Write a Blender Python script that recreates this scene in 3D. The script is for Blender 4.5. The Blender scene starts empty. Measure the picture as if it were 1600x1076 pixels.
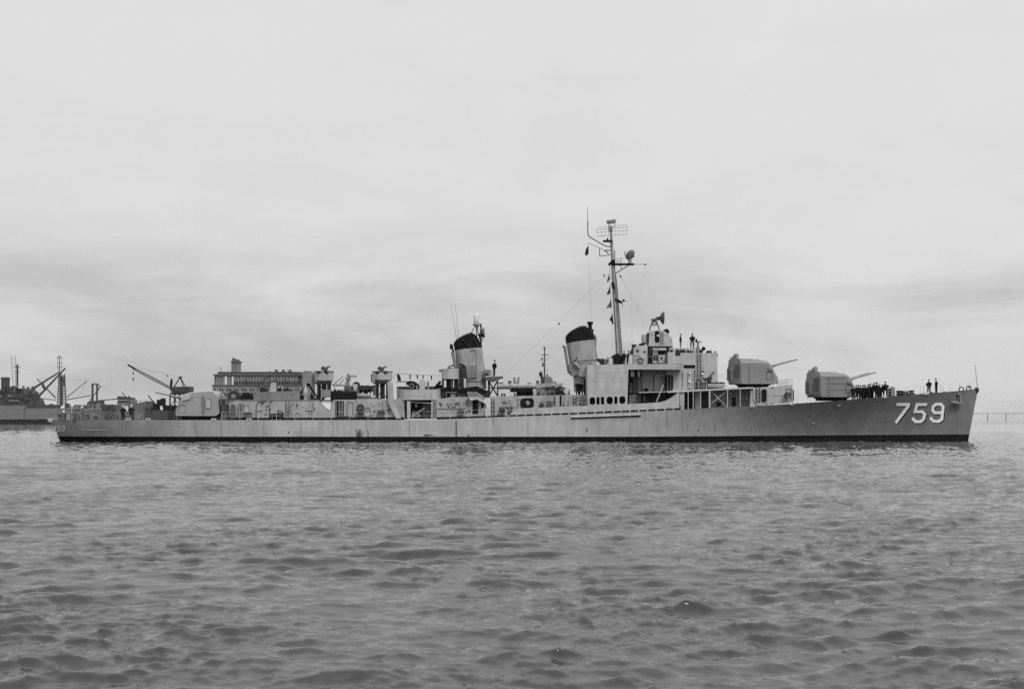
import bpy, bmesh, math, random
import numpy as np
from mathutils import Vector, Matrix
from mathutils.geometry import tessellate_polygon

random.seed(759)
scn = bpy.context.scene
col = scn.collection
R = math.radians

SEEDX = 4.4
# ------------------------------------------------------------------ camera
# world: X along the destroyer (bow +X), Y away from the camera, Z up, water at z = 0
DIST, FPX, HORIZ, CAMH = 168.0, 2117.0, 656.0, 2.6
cam_d = bpy.data.cameras.new('camera')
cam = bpy.data.objects.new('camera', cam_d)
col.objects.link(cam)
cam.location = (0, -DIST, CAMH)
cam.rotation_euler = (R(90), 0, 0)
cam_d.sensor_width = 36
cam_d.lens = 36 * FPX / 1600
cam_d.shift_y = (HORIZ - 538) / 1600
cam_d.clip_start = 0.5
cam_d.clip_end = 40000
scn.camera = cam

# ------------------------------------------------------------------ sky, sun, exposure
SUN_EL, SUN_AZ = 50, 28          # elevation; degrees to the right of straight behind the camera
world = bpy.data.worlds.new('World')
scn.world = world
world.use_nodes = True
nt = world.node_tree
nt.nodes.clear()
N = nt.nodes.new
out = N('ShaderNodeOutputWorld'); bg = N('ShaderNodeBackground')
bg.inputs['Strength'].default_value = 0.1
nt.links.new(bg.outputs[0], out.inputs[0])
sky = N('ShaderNodeTexSky'); sky.sky_type = 'NISHITA'; sky.sun_disc = False
sky.sun_elevation = R(SUN_EL); sky.sun_rotation = R(180 - SUN_AZ)
bw = N('ShaderNodeRGBToBW'); nt.links.new(sky.outputs[0], bw.inputs[0])
tc = N('ShaderNodeTexCoord')
sep = N('ShaderNodeSeparateXYZ'); nt.links.new(tc.outputs['Generated'], sep.inputs[0])
def wmath(op, a, b=None, clamp=False):
    n = N('ShaderNodeMath'); n.operation = op; n.use_clamp = clamp
    for i, v in enumerate((a, b)):
        if v is None: continue
        if isinstance(v, (int, float)): n.inputs[i].default_value = v
        else: nt.links.new(v, n.inputs[i])
    return n.outputs[0]
# overcast layer: brightness by elevation, then long flat cloud banks
ramp = N('ShaderNodeValToRGB'); nt.links.new(sep.outputs['Z'], ramp.inputs[0])
el = ramp.color_ramp.elements
el[0].position = 0.0; el[0].color = (0.55,)*3 + (1,)
el[1].position = 1.0; el[1].color = (1.85,)*3 + (1,)
for p, v in ((0.05, 0.58), (0.10, 0.63), (0.15, 0.66), (0.30, 0.695), (0.5, 1.15)):
    e = el.new(p); e.color = (v,)*3 + (1,)
mp = N('ShaderNodeMapping'); nt.links.new(tc.outputs['Generated'], mp.inputs[0])
mp.inputs['Scale'].default_value = (2.6, 2.6, 11.0)
mp.inputs['Location'].default_value = (SEEDX, 0.0, 0.95)
cn = N('ShaderNodeTexNoise'); nt.links.new(mp.outputs[0], cn.inputs['Vector'])
cn.inputs['Scale'].default_value = 1.35; cn.inputs['Detail'].default_value = 7; cn.inputs['Roughness'].default_value = 0.60
cn.inputs['Distortion'].default_value = 0.35
cr = N('ShaderNodeMapRange'); cr.interpolation_type = 'SMOOTHSTEP'
nt.links.new(cn.outputs[0], cr.inputs[0])
cr.inputs[1].default_value = 0.30; cr.inputs[2].default_value = 0.62
cr.inputs[3].default_value = 0.0; cr.inputs[4].default_value = 1.0
# the banks lie low over the horizon and thin out overhead
lo = N('ShaderNodeMapRange'); lo.interpolation_type = 'SMOOTHSTEP'
nt.links.new(sep.outputs['Z'], lo.inputs[0])
lo.inputs[1].default_value = 0.08; lo.inputs[2].default_value = 0.16; lo.inputs[3].default_value = 0.36; lo.inputs[4].default_value = 0.06
dark = wmath('MULTIPLY', wmath('SUBTRACT', 1.0, cr.outputs[0]), lo.outputs[0])
mo = N('ShaderNodeTexNoise'); nt.links.new(tc.outputs['Generated'], mo.inputs['Vector'])
mo.inputs['Scale'].default_value = 7.0; mo.inputs['Detail'].default_value = 5; mo.inputs['Distortion'].default_value = 0.5
mott = wmath('MULTIPLY', wmath('SUBTRACT', mo.outputs[0], 0.5), 0.14)
cloudv = wmath('MULTIPLY', ramp.outputs[0], wmath('ADD', wmath('SUBTRACT', 1.10, dark), mott))
layer = wmath('MULTIPLY', cloudv, 10.0)
mixn = wmath('ADD', wmath('MULTIPLY', bw.outputs[0], 0.10), wmath('MULTIPLY', layer, 0.90))
comb = N('ShaderNodeCombineColor')
for i in range(3): nt.links.new(mixn, comb.inputs[i])
nt.links.new(comb.outputs[0], bg.inputs['Color'])

sun_d = bpy.data.lights.new('sun', 'SUN')
sun_d.energy = 2.2; sun_d.angle = R(18); sun_d.color = (1, 1, 1)
sun = bpy.data.objects.new('sun', sun_d); col.objects.link(sun)
sd = Vector((math.sin(R(SUN_AZ)) * math.cos(R(SUN_EL)), -math.cos(R(SUN_AZ)) * math.cos(R(SUN_EL)), math.sin(R(SUN_EL))))
sun.rotation_euler = sd.to_track_quat('Z', 'Y').to_euler()
sun.location = (0, -60, 80)
scn.view_settings.view_transform = 'Standard'
scn.view_settings.look = 'None'
scn.view_settings.exposure = 0.07
scn.view_settings.gamma = 1.0
scn.view_settings.use_curve_mapping = False
scn.cycles.use_denoising = False
scn.cycles.max_bounces = 6
scn.cycles.volume_bounces = 1

# ------------------------------------------------------------------ helpers
def SX(px, y=0.0): return (px - 800) * (DIST + y) / FPX
def SZ(py, y=0.0): return CAMH + (HORIZ - py) * (DIST + y) / FPX
def S3(px, py, y=0.0): return Vector((SX(px, y), y, SZ(py, y)))

class MB:
    def __init__(s): s.v = []; s.f = []; s.m = []; s.cur = 0
    def add(s, vs, fs):
        b = len(s.v); s.v += [tuple(v) for v in vs]
        for f in fs: s.f.append(tuple(b + i for i in f)); s.m.append(s.cur)
    def box(s, x0, x1, y0, y1, z0, z1):
        s.add([(x0,y0,z0),(x1,y0,z0),(x1,y1,z0),(x0,y1,z0),(x0,y0,z1),(x1,y0,z1),(x1,y1,z1),(x0,y1,z1)],
              [(0,1,5,4),(1,2,6,5),(2,3,7,6),(3,0,4,7),(4,5,6,7),(3,2,1,0)])
    def pb(s, x0, x1, yt, yb, yn, yf):       # box from measured picture extents, near face at depth yn
        s.box(SX(x0,yn), SX(x1,yn), yn, yf, SZ(yb,yn), SZ(yt,yn))
    def prism(s, poly, y0, y1):              # poly in (x, z), extruded along y
        n = len(poly)
        vs = [(x, y0, z) for x, z in poly] + [(x, y1, z) for x, z in poly]
        fs = [(i, (i+1) % n, (i+1) % n + n, i + n) for i in range(n)]
        for t in tessellate_polygon([[Vector((x, z, 0)) for x, z in poly]]):
            fs.append(tuple(t)); fs.append(tuple(i + n for i in reversed(t)))
        s.add(vs, fs)
    def pp(s, pts, yn, yf):
        s.prism([(SX(x,yn), SZ(y,yn)) for x, y in pts], yn, yf)
    def prism_z(s, poly, z0, z1):            # poly in (x, y)
        n = len(poly)
        vs = [(x, y, z0) for x, y in poly] + [(x, y, z1) for x, y in poly]
        fs = [(i, (i+1) % n, (i+1) % n + n, i + n) for i in range(n)]
        fs += [tuple(range(n-1, -1, -1)), tuple(range(n, 2*n))]
        s.add(vs, fs)
    def holed(s, outer, holes, y0, y1):      # plate in (x, z) with holes, thickness along y
        loops = [outer] + holes
        flat = [p for l in loops for p in l]; n = len(flat)
        vs = [(x, y0, z) for x, z in flat] + [(x, y1, z) for x, z in flat]
        fs = []
        for t in tessellate_polygon([[Vector((x, z, 0)) for x, z in l] for l in loops]):
            fs.append(tuple(t)); fs.append(tuple(i + n for i in reversed(t)))
        b = 0
        for l in loops:
            k = len(l)
            for i in range(k): fs.append((b+i, b+(i+1) % k, b+(i+1) % k + n, b+i+n))
            b += k
        s.add(vs, fs)
    def tube(s, p0, p1, r0, r1=None, n=6, cap=True):
        p0 = Vector(p0); p1 = Vector(p1); r1 = r0 if r1 is None else r1
        d = (p1 - p0)
        if d.length < 1e-6: return
        d.normalize()
        a = d.orthogonal().normalized(); b = d.cross(a)
        vs = []
        for p, r in ((p0, r0), (p1, r1)):
            for i in range(n):
                t = 2*math.pi*i/n; vs.append(p + a*(r*math.cos(t)) + b*(r*math.sin(t)))
        fs = [(i, (i+1) % n, (i+1) % n + n, i+n) for i in range(n)]
        if cap: fs += [tuple(range(n-1, -1, -1)), tuple(range(n, 2*n))]
        s.add(vs, fs)
    def path(s, pts, r, n=6):
        for a, b in zip(pts[:-1], pts[1:]): s.tube(a, b, r, n=n)
    def pt(s, x0, y0, d0, x1, y1, d1, r, r1=None, n=6): s.tube(S3(x0,y0,d0), S3(x1,y1,d1), r, r1, n)
    def lathe(s, c, prof, axis='z', n=20, a0=0.0, a1=2*math.pi):   # prof: (radius, height) list
        c = Vector(c); full = abs(a1-a0-2*math.pi) < 1e-4
        k = n if full else n+1
        vs = []
        for r, h in prof:
            for i in range(k):
                t = a0 + (a1-a0)*i/n
                u, w = r*math.cos(t), r*math.sin(t)
                vs.append(c + (Vector((u, w, h)) if axis == 'z' else Vector((u, h, w)) if axis == 'y' else Vector((h, u, w))))
        fs = []
        for j in range(len(prof)-1):
            for i in range(n):
                i2 = (i+1) % k
                fs.append((j*k+i, j*k+i2, (j+1)*k+i2, (j+1)*k+i))
        if full:
            if prof[0][0] > 1e-4: fs.append(tuple(range(k-1, -1, -1)))
            if prof[-1][0] > 1e-4: fs.append(tuple((len(prof)-1)*k + i for i in range(k)))
        s.add(vs, fs)
    def pc(s, px, py, rpx, yn, yf, n=18, ry=None):   # disc facing the camera
        c = S3(px, py, yn); k = (DIST+yn)/FPX
        rx = rpx*k; rz = (ry if ry else rpx)*k
        s.prism([(c.x+rx*math.cos(2*math.pi*i/n), c.z+rz*math.sin(2*math.pi*i/n)) for i in range(n)], yn, yf)
    def ring(s, c, R0, r, axis='y', n=24, m=6):
        c = Vector(c); vs = []; fs = []
        for i in range(n):
            t = 2*math.pi*i/n
            for j in range(m):
                q = 2*math.pi*j/m
                rr = R0 + r*math.cos(q); h = r*math.sin(q)
                u, w = rr*math.cos(t), rr*math.sin(t)
                vs.append(c + (Vector((u, h, w)) if axis == 'y' else Vector((u, w, h)) if axis == 'z' else Vector((h, u, w))))
        for i in range(n):
            for j in range(m):
                fs.append((i*m+j, ((i+1) % n)*m+j, ((i+1) % n)*m+(j+1) % m, i*m+(j+1) % m))
        s.add(vs, fs)
    def sphere(s, c, r, n=12, sz=1.0):
        s.lathe(c, [(max(1e-4, r*math.sin(math.pi*i/8)), -r*sz*math.cos(math.pi*i/8)) for i in range(9)], n=n)
    def build(s, name, mat, parent=None, smooth=False, bevel=0.0, recalc=True):
        me = bpy.data.meshes.new(name)
        me.from_pydata(s.v, [], s.f)
        mats = mat if isinstance(mat, (list, tuple)) else [mat]
        for m in mats: me.materials.append(m)
        if len(mats) > 1: me.polygons.foreach_set('material_index', s.m)
        if recalc or bevel:
            bm = bmesh.new(); bm.from_mesh(me)
            bmesh.ops.recalc_face_normals(bm, faces=bm.faces)
            bm.to_mesh(me); bm.free()
        if smooth:
            me.polygons.foreach_set('use_smooth', [True]*len(me.polygons))
            try: me.set_sharp_from_angle(angle=R(38))
            except Exception: pass
        o = bpy.data.objects.new(name, me); col.objects.link(o)
        if parent: o.parent = parent
        if bevel:
            bv = o.modifiers.new('bevel', 'BEVEL'); bv.width = bevel; bv.segments = 2; bv.limit_method = 'ANGLE'; bv.angle_limit = R(40)
        return o

def tag(o, label=None, cat=None, group=None, kind=None):
    if label: o['label'] = label
    if cat: o['category'] = cat
    if group: o['group'] = group
    if kind: o['kind'] = kind
    return o
def empty(name, loc=(0, 0, 0)):
    o = bpy.data.objects.new(name, None); col.objects.link(o); o.location = loc
    o.empty_display_size = 0.5
    return o
def rrect(x0, x1, z0, z1, r, n=5):
    pts = []
    for cx, cz, a in ((x1-r, z1-r, 0), (x0+r, z1-r, 90), (x0+r, z0+r, 180), (x1-r, z0+r, 270)):
        for i in range(n+1):
            t = R(a + 90*i/n); pts.append((cx+r*math.cos(t), cz+r*math.sin(t)))
    return pts
def kid(parent, name, mat, fn, smooth=False, bevel=0.0):
    m = MB(); fn(m); return m.build(name, mat, parent, smooth, bevel)

# ------------------------------------------------------------------ materials
def paint(name, val, rough=0.55, var=0.18, streak=0.16, bump=0.25, spec=0.35, scale=0.7, plates=0.0):
    m = bpy.data.materials.new(name); m.use_nodes = True
    t = m.node_tree; b = t.nodes['Principled BSDF']
    b.inputs['Roughness'].default_value = rough
    b.inputs['Specular IOR Level'].default_value = spec
    g = t.nodes.new('ShaderNodeNewGeometry')
    n1 = t.nodes.new('ShaderNodeTexNoise'); n1.inputs['Scale'].default_value = scale; n1.inputs['Detail'].default_value = 6
    t.links.new(g.outputs['Position'], n1.inputs['Vector'])
    mpn = t.nodes.new('ShaderNodeMapping'); mpn.inputs['Scale'].default_value = (1.1, 1.1, 0.16)
    t.links.new(g.outputs['Position'], mpn.inputs[0])
    n2 = t.nodes.new('ShaderNodeTexNoise'); n2.inputs['Scale'].default_value = 1.6; n2.inputs['Detail'].default_value = 5; n2.inputs['Roughness'].default_value = 0.65
    t.links.new(mpn.outputs[0], n2.inputs['Vector'])
    n3 = t.nodes.new('ShaderNodeTexNoise'); n3.inputs['Scale'].default_value = 5.5; n3.inputs['Detail'].default_value = 4
    t.links.new(g.outputs['Position'], n3.inputs['Vector'])
    def mr(sock, a0, a1, b0, b1):
        r = t.nodes.new('ShaderNodeMapRange'); t.links.new(sock, r.inputs[0])
        for i, v in enumerate((a0, a1, b0, b1)): r.inputs[i+1].default_value = v
        return r.outputs[0]
    def mul(a, c):
        k = t.nodes.new('ShaderNodeMath'); k.operation = 'MULTIPLY'
        for i, v in enumerate((a, c)):
            if isinstance(v, (int, float)): k.inputs[i].default_value = v
            else: t.links.new(v, k.inputs[i])
        return k.outputs[0]
    a = mr(n1.outputs[0], 0.3, 0.7, 1-var, 1+var)
    s_ = mr(n2.outputs[0], 0.30, 0.62, 1-streak*1.6, 1+streak*0.35)
    d_ = mr(n3.outputs[0], 0.3, 0.7, 1-var*0.6, 1+var*0.6)
    v = mul(mul(mul(a, s_), d_), val)
    hook = v
    cmb = t.nodes.new('ShaderNodeCombineColor')
    for i in range(3): t.links.new(v, cmb.inputs[i])
    t.links.new(cmb.outputs[0], b.inputs['Base Color'])
    bp = t.nodes.new('ShaderNodeBump'); bp.inputs['Strength'].default_value = bump; bp.inputs['Distance'].default_value = 0.03
    t.links.new(n1.outputs[0], bp.inputs['Height']); t.links.new(bp.outputs[0], b.inputs['Normal'])
    m['_v'] = 0
    return m

M = dict(
    hull=paint('hull grey paint', 0.36, var=0.13, streak=0.12, scale=0.35),
    boot=paint('black boot topping', 0.006, 0.7, streak=0.1, spec=0.08),
    house=paint('haze grey paint', 0.335, var=0.14, streak=0.14),
    mount=paint('gun house grey paint', 0.155, var=0.08, streak=0.06),
    pale=paint('pale grey paint', 0.42, var=0.08),
    mid=paint('mid grey paint', 0.16),
    aftp=paint('after house paint', 0.285, var=0.16, streak=0.16),
    stack=paint('funnel paint', 0.26, var=0.16, streak=0.22),
    tubes=paint('tube paint', 0.24),
    after=paint('after gun house paint', 0.24, var=0.08, streak=0.06),
    dim=paint('dark grey paint', 0.075, spec=0.2),
    mast=paint('mast grey paint', 0.20, streak=0.05),
    deck=paint('deck grey', 0.07, 0.8),
    black=paint('black paint', 0.007, 0.8, streak=0.05, spec=0.08),
    canvas=paint('black canvas', 0.010, 0.95, spec=0.1),
    gear_and_shade=paint('dark gear and shade', 0.028, 0.8, spec=0.15),  # dark gear; on recesses and undersides the shade is put into this colour
    white=paint('white paint', 0.78, 0.5, var=0.05, streak=0.04),
    sheet=paint('white canvas', 0.66, 0.9, var=0.05, streak=0.03),
    wire=paint('wire', 0.05, 0.7),
    raill=paint('rail grey', 0.42, 0.6),
    gun=paint('gun metal grey', 0.16, 0.4),
    coat=paint('navy wool', 0.008, 0.95, spec=0.1, bump=0),
    dung=paint('denim', 0.05, 0.95, spec=0.1, bump=0),
    skin=paint('skin', 0.38, 0.6, bump=0),
    glass=paint('dark glass', 0.01, 0.1, streak=0),
    rope=paint('rope', 0.25, 0.95),
    farh=paint('far ship grey', 0.13, var=0.15),
    fard=paint('far ship dark grey', 0.04, var=0.3, spec=0.1),
    farw=paint('far pale grey', 0.26),
    auxh=paint('auxiliary hull', 0.09),
    conc=paint('concrete', 0.17, 0.9, var=0.12, streak=0.25, scale=0.1),
    concd=paint('dark concrete', 0.07, 0.9, var=0.2),
    quay=paint('quay stone', 0.14, 0.9, scale=0.1),
    land=paint('far shore', 0.06, 0.95, scale=0.03),
    flag1=paint('dark signal bunting', 0.03, 0.95, spec=0.1),
    flag2=paint('grey signal bunting', 0.12, 0.95, spec=0.1),
)
# marks worn into the hull paint: overboard discharge streaks and scuffs at real places on the side
def add_marks(m, marks):
    t = m.node_tree; b = t.nodes['Principled BSDF']
    src = b.inputs['Base Color'].links[0].from_socket
    g = t.nodes.new('ShaderNodeNewGeometry'); sp = t.nodes.new('ShaderNodeSeparateXYZ')
    t.links.new(g.outputs['Position'], sp.inputs[0])
    nz = t.nodes.new('ShaderNodeTexNoise'); nz.inputs['Scale'].default_value = 3.0; nz.inputs['Detail'].default_value = 5
    t.links.new(g.outputs['Position'], nz.inputs['Vector'])
    def mt(op, a, c, clamp=False):
        k = t.nodes.new('ShaderNodeMath'); k.operation = op; k.use_clamp = clamp
        for i, v in enumerate((a, c)):
            if isinstance(v, (int, float)): k.inputs[i].default_value = v
            else: t.links.new(v, k.inputs[i])
        return k.outputs[0]
    tot = None
    for (x, hw, zc, hh, amt, rag) in marks:
        dx = mt('DIVIDE', mt('ABSOLUTE', mt('SUBTRACT', mt('ADD', sp.outputs[0], mt('MULTIPLY', mt('SUBTRACT', nz.outputs[0], 0.5), rag)), x), 0), hw)
        dz = mt('DIVIDE', mt('ABSOLUTE', mt('SUBTRACT', sp.outputs[2], zc), 0), hh)
        q = mt('MULTIPLY', mt('SUBTRACT', 1.0, dx, True), mt('MULTIPLY', mt('SUBTRACT', 1.0, dz, True), 2.5, True))
        q = mt('MULTIPLY', mt('MULTIPLY', q, mt('MULTIPLY', nz.outputs[0], 2.2)), amt, True)
        tot = q if tot is None else mt('MAXIMUM', tot, q)
    cx = t.nodes.new('ShaderNodeCombineXYZ'); t.links.new(sp.outputs[0], cx.inputs[0]); t.links.new(sp.outputs[2], cx.inputs[1])
    bk = t.nodes.new('ShaderNodeTexBrick'); t.links.new(cx.outputs[0], bk.inputs['Vector'])
    bk.inputs['Scale'].default_value = 1.0; bk.inputs['Brick Width'].default_value = 5.8; bk.inputs['Row Height'].default_value = 1.27
    bk.inputs['Mortar Size'].default_value = 0.022; bk.inputs['Mortar Smooth'].default_value = 0.6
    bk.inputs['Color1'].default_value = (1, 1, 1, 1); bk.inputs['Color2'].default_value = (0.93, 0.93, 0.93, 1); bk.inputs['Mortar'].default_value = (0.80, 0.80, 0.80, 1)
    vm = t.nodes.new('ShaderNodeVectorMath'); vm.operation = 'MULTIPLY'; t.links.new(src, vm.inputs[0]); t.links.new(bk.outputs['Color'], vm.inputs[1])
    src = vm.outputs[0]
    # the forward plating carries newer, darker paint; it gives way to the weathered grey abreast the bridge
    wob = mt('MULTIPLY', mt('SUBTRACT', nz.outputs[0], 0.5), 3.0)
    fr = t.nodes.new('ShaderNodeMapRange'); fr.interpolation_type = 'SMOOTHSTEP'
    t.links.new(mt('ADD', sp.outputs[0], wob), fr.inputs[0])
    for i_, v_ in enumerate((16.0, 40.0, 1.0, 0.40)): fr.inputs[i_+1].default_value = v_
    af = t.nodes.new('ShaderNodeMapRange'); af.interpolation_type = 'SMOOTHSTEP'
    t.links.new(mt('ADD', sp.outputs[0], wob), af.inputs[0])
    for i_, v_ in enumerate((-56.0, -26.0, 0.72, 1.0)): af.inputs[i_+1].default_value = v_
    sc = t.nodes.new('ShaderNodeVectorMath'); sc.operation = 'SCALE'
    t.links.new(src, sc.inputs[0]); t.links.new(mt('MULTIPLY', fr.outputs[0], af.outputs[0]), sc.inputs['Scale'])
    src = sc.outputs[0]
    mx = t.nodes.new('ShaderNodeMix'); mx.data_type = 'RGBA'
    t.links.new(tot, mx.inputs['Factor']); t.links.new(src, mx.inputs['A']); mx.inputs['B'].default_value = (0.03, 0.03, 0.03, 1)
    t.links.new(mx.outputs['Result'], b.inputs['Base Color'])
add_marks(M['hull'], [(SX(713,-6), 0.16, 1.55, 1.25, 1.0, 0.05), (SX(640,-6), 0.12, 1.7, 1.1, 0.5, 0.1), (SX(562,-6), 0.55, 0.85, 0.75, 0.9, 1.2),
    (SX(575,-6), 0.12, 0.85, 0.7, 0.8, 0.5), (SX(670,-6), 0.9, 0.78, 0.13, 0.9, 1.5), (SX(771,-6), 0.14, 2.3, 0.6, 0.55, 0.1),
    (SX(412,-6), 0.12, 1.6, 1.1, 0.4, 0.2), (SX(304,-6), 0.12, 1.9, 1.0, 0.4, 0.2), (SX(1042,-6), 0.25, 2.6, 1.1, 0.35, 0.2), (SX(1067,-6), 0.08, 2.2, 1.2, 0.5, 0.05),
    (SX(732,-6), 0.2, 0.75, 0.15, 0.8, 0.8), (SX(917,-6), 0.13, 1.4, 0.35, 0.9, 0.3), (SX(1499,-1), 0.07, 1.7, 1.2, 0.5, 0.05)] + [(SX(px,-6), hw, 1.5, 1.2, am, .15) for px, hw, am in ((150, .12, .3), (232, .1, .35), (345, .09, .4), (470, .1, .3), (520, .14, .3), (600, .09, .35), (745, .1, .3), (825, .1, .35), (905, .09, .25), (985, .1, .3), (1120, .12, .3))])

# ------------------------------------------------------------------ water: one sheet out to the horizon, real chop
def sea_tile(L, n, lam_lo, lam_hi, lam_p, hs, wdir, seed, spread=2.0):
    rng = np.random.default_rng(seed)
    k = 2*np.pi*np.fft.fftfreq(n, L/n)
    kx, ky = np.meshgrid(k, k)
    kk = np.hypot(kx, ky); kk[0, 0] = 1e-6
    lam = 2*np.pi/kk
    kp = 2*np.pi/lam_p
    sp = np.exp(-1.25*(kp/kk)**2) / kk**3.1
    ang = np.arctan2(ky, kx) - wdir
    sp *= np.where(np.cos(ang) > 0, np.abs(np.cos(ang))**spread, 0.0) + 0.025
    sp[(lam < lam_lo) | (lam > lam_hi)] = 0
    a = np.sqrt(sp) * (rng.normal(size=(n, n)) + 1j*rng.normal(size=(n, n)))
    h = np.fft.ifft2(a).real
    s = hs/4/h.std()
    dx = np.fft.ifft2(-1j*a*kx/kk).real * s
    dy = np.fft.ifft2(-1j*a*ky/kk).real * s
    return h*s, dx, dy, L
def sea_sample(tile, x, y):
    h, dx, dy, L = tile; n = h.shape[0]
    u = (x/L % 1.0)*n; v = (y/L % 1.0)*n
    i = u.astype(int) % n; j = v.astype(int) % n; fu = u-np.floor(u); fv = v-np.floor(v)
    i1 = (i+1) % n; j1 = (j+1) % n
    def s(g): return (g[j, i]*(1-fu)+g[j, i1]*fu)*(1-fv) + (g[j1, i]*(1-fu)+g[j1, i1]*fu)*fv
    return s(h), s(dx), s(dy)
def make_water():
    r = [0.8, 2.0, 3.5, 5.0, 6.5, 8.0]
    while r[-1] < 9000:
        d = r[-1]
        r.append(d + max(0.028, d*(0.0036 if d < 100 else 0.0050 if d < 330 else 0.012 if d < 1500 else 0.05)))
    r = np.array(r)
    fine = np.arange(-0.62, 0.62, 0.00138)
    coarse = np.linspace(0.62, 2*math.pi-0.62, 70)[:-1]
    th = np.concatenate([fine, coarse])
    T, RR = np.meshgrid(th, r)
    X = RR*np.sin(T); Y = -DIST + RR*np.cos(T)
    big = sea_tile(71.0, 1024, 0.35, 20.0, 2.8, 0.138, R(120), 5, 7.0)
    mid = sea_tile(37.0, 1024, 0.12, 3.5, 0.85, 0.042, R(124), 78, 6.0)
    med = sea_tile(19.0, 1024, 0.05, 1.0, 0.33, 0.023, R(84), 11, 5.0)
    swl = sea_tile(190.0, 256, 6.0, 60.0, 14.0, 0.10, R(40), 21, 2.0)
    pat = sea_tile(83.0, 256, 3.0, 40.0, 9.0, 1.0, R(10), 33, 0.3)
    Z = np.zeros_like(X); DX = np.zeros_like(X); DY = np.zeros_like(X)
    ca, sa = math.cos(0.31), math.sin(0.31)
    # cat's-paws: the wind roughens the surface in patches, and steep crests come in groups
    gust = np.clip(0.95 + 1.2*sea_sample(pat, X*0.9+40, Y*0.9)[0], 0.55, 1.5)
    grp = np.clip(0.95 + 1.0*sea_sample(pat, X*0.55-13, Y*0.55+7)[0], 0.6, 1.4)
    for tile, rot, f, fade in ((swl, 0, 0.5, None), (big, 0.31, 1.0, None), (mid, 0.31, 1.0, (120, 500)), (med, 0, 1.0, (40, 200))):
        if rot: a_, b_ = X*ca - Y*sa, X*sa + Y*ca
        else: a_, b_ = X, Y
        h, dx, dy = sea_sample(tile, a_, b_)
        if rot: dx, dy = dx*ca + dy*sa, -dx*sa + dy*ca
        w = f*np.ones_like(X)
        if tile is med or tile is mid: w = w*gust
        if tile is big: w = w*grp
        if tile is big or tile is mid:
            sk = 0.08
            sg = h.std(); h = h + sk*(np.maximum(h, 0)**2)/sg - sk*0.5*sg
        if fade: w = w*np.clip(1-(RR-fade[0])/(fade[1]-fade[0]), 0.3, 1)
        Z += h*w; ch = 0.9
        wc = np.minimum(w, 0.95)
        DX -= ch*dx*wc; DY -= ch*dy*wc
    att = np.clip((RR-3)/5, 0, 1)*np.clip(1.3-RR/900, 0.0, 1.0)
    inside = (np.abs(T) < 0.66) | (T > 2*math.pi-0.66)
    att = np.where(inside, att, att*0.2)
    # the boats' lee: keep the sheet from breaking through anything
    zl = 0.075; Z = np.where(Z > zl, zl + 0.05*(1-np.exp(-(np.maximum(Z, zl)-zl)/0.05)), Z)   # no freak peaks
    Y_lean = -0.06*np.maximum(Z, 0)          # crests lean down-wind, towards the shore the camera stands on
    Z = Z*att; X2 = X + DX*att; Y2 = Y + (DY+Y_lean)*att
    nr, nth = X.shape
    co = np.stack([X2, Y2, Z], -1).reshape(-1, 3)
    co = np.vstack([co, [[0, -DIST, 0]]]).astype(np.float32)
    i = np.arange(nr-1)[:, None]; j = np.arange(nth)[None, :]; j1 = (j+1) % nth
    q = np.stack([i*nth+j, i*nth+j1, (i+1)*nth+j1, (i+1)*nth+j], -1).reshape(-1, 4)[:, ::-1]
    jj = np.arange(nth); tri = np.stack([np.full(nth, nr*nth), (jj+1) % nth, jj], -1)[:, ::-1]
    tri = tri[:, ::-1]
    me = bpy.data.meshes.new('water')
    nq, ntri = len(q), len(tri)
    me.vertices.add(len(co)); me.vertices.foreach_set('co', co.ravel())
    me.loops.add(nq*4+ntri*3)
    me.loops.foreach_set('vertex_index', np.concatenate([q.ravel(), tri.ravel()]).astype(np.int32))
    me.polygons.add(nq+ntri)
    me.polygons.foreach_set('loop_start', np.concatenate([np.arange(nq)*4, nq*4+np.arange(ntri)*3]).astype(np.int32))
    me.polygons.foreach_set('use_smooth', np.ones(nq+ntri, bool))
    me.update(calc_edges=True); me.validate()
    o = bpy.data.objects.new('water', me); col.objects.link(o)
    m = bpy.data.materials.new('bay water'); m.use_nodes = True
    t = m.node_tree; b = t.nodes['Principled BSDF']
    b.inputs['Base Color'].default_value = (0.020, 0.020, 0.020, 1)
    b.inputs['Roughness'].default_value = 0.045
    b.inputs['IOR'].default_value = 1.333
    g = t.nodes.new('ShaderNodeNewGeometry')
    mp_ = t.nodes.new('ShaderNodeMapping'); mp_.inputs['Scale'].default_value = (0.30, 1.5, 1); mp_.inputs['Rotation'].default_value = (0, 0, 0.2)
    t.links.new(g.outputs['Position'], mp_.inputs[0])
    prev = None
    for sc, dist, st in ((7.0, 0.04, 0.10), (16.0, 0.012, 0.12)):
        n = t.nodes.new('ShaderNodeTexNoise'); n.inputs['Scale'].default_value = sc; n.inputs['Detail'].default_value = 4; n.inputs['Distortion'].default_value = 0.6
        t.links.new(mp_.outputs[0], n.inputs['Vector'])
        bp = t.nodes.new('ShaderNodeBump'); bp.inputs['Strength'].default_value = st; bp.inputs['Distance'].default_value = dist
        t.links.new(n.outputs[0], bp.inputs['Height'])
        if prev: t.links.new(prev.outputs[0], bp.inputs['Normal'])
        prev = bp
    t.links.new(prev.outputs[0], b.inputs['Normal'])
    me.materials.append(m)
    tag(o, 'choppy grey bay water reaching to the horizon', None, None, 'structure')
make_water()

# ------------------------------------------------------------------ the destroyer
ship = empty('destroyer')
tag(ship, 'long grey twin-funnel destroyer numbered 759, lying broadside in the foreground', 'warship')

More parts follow.
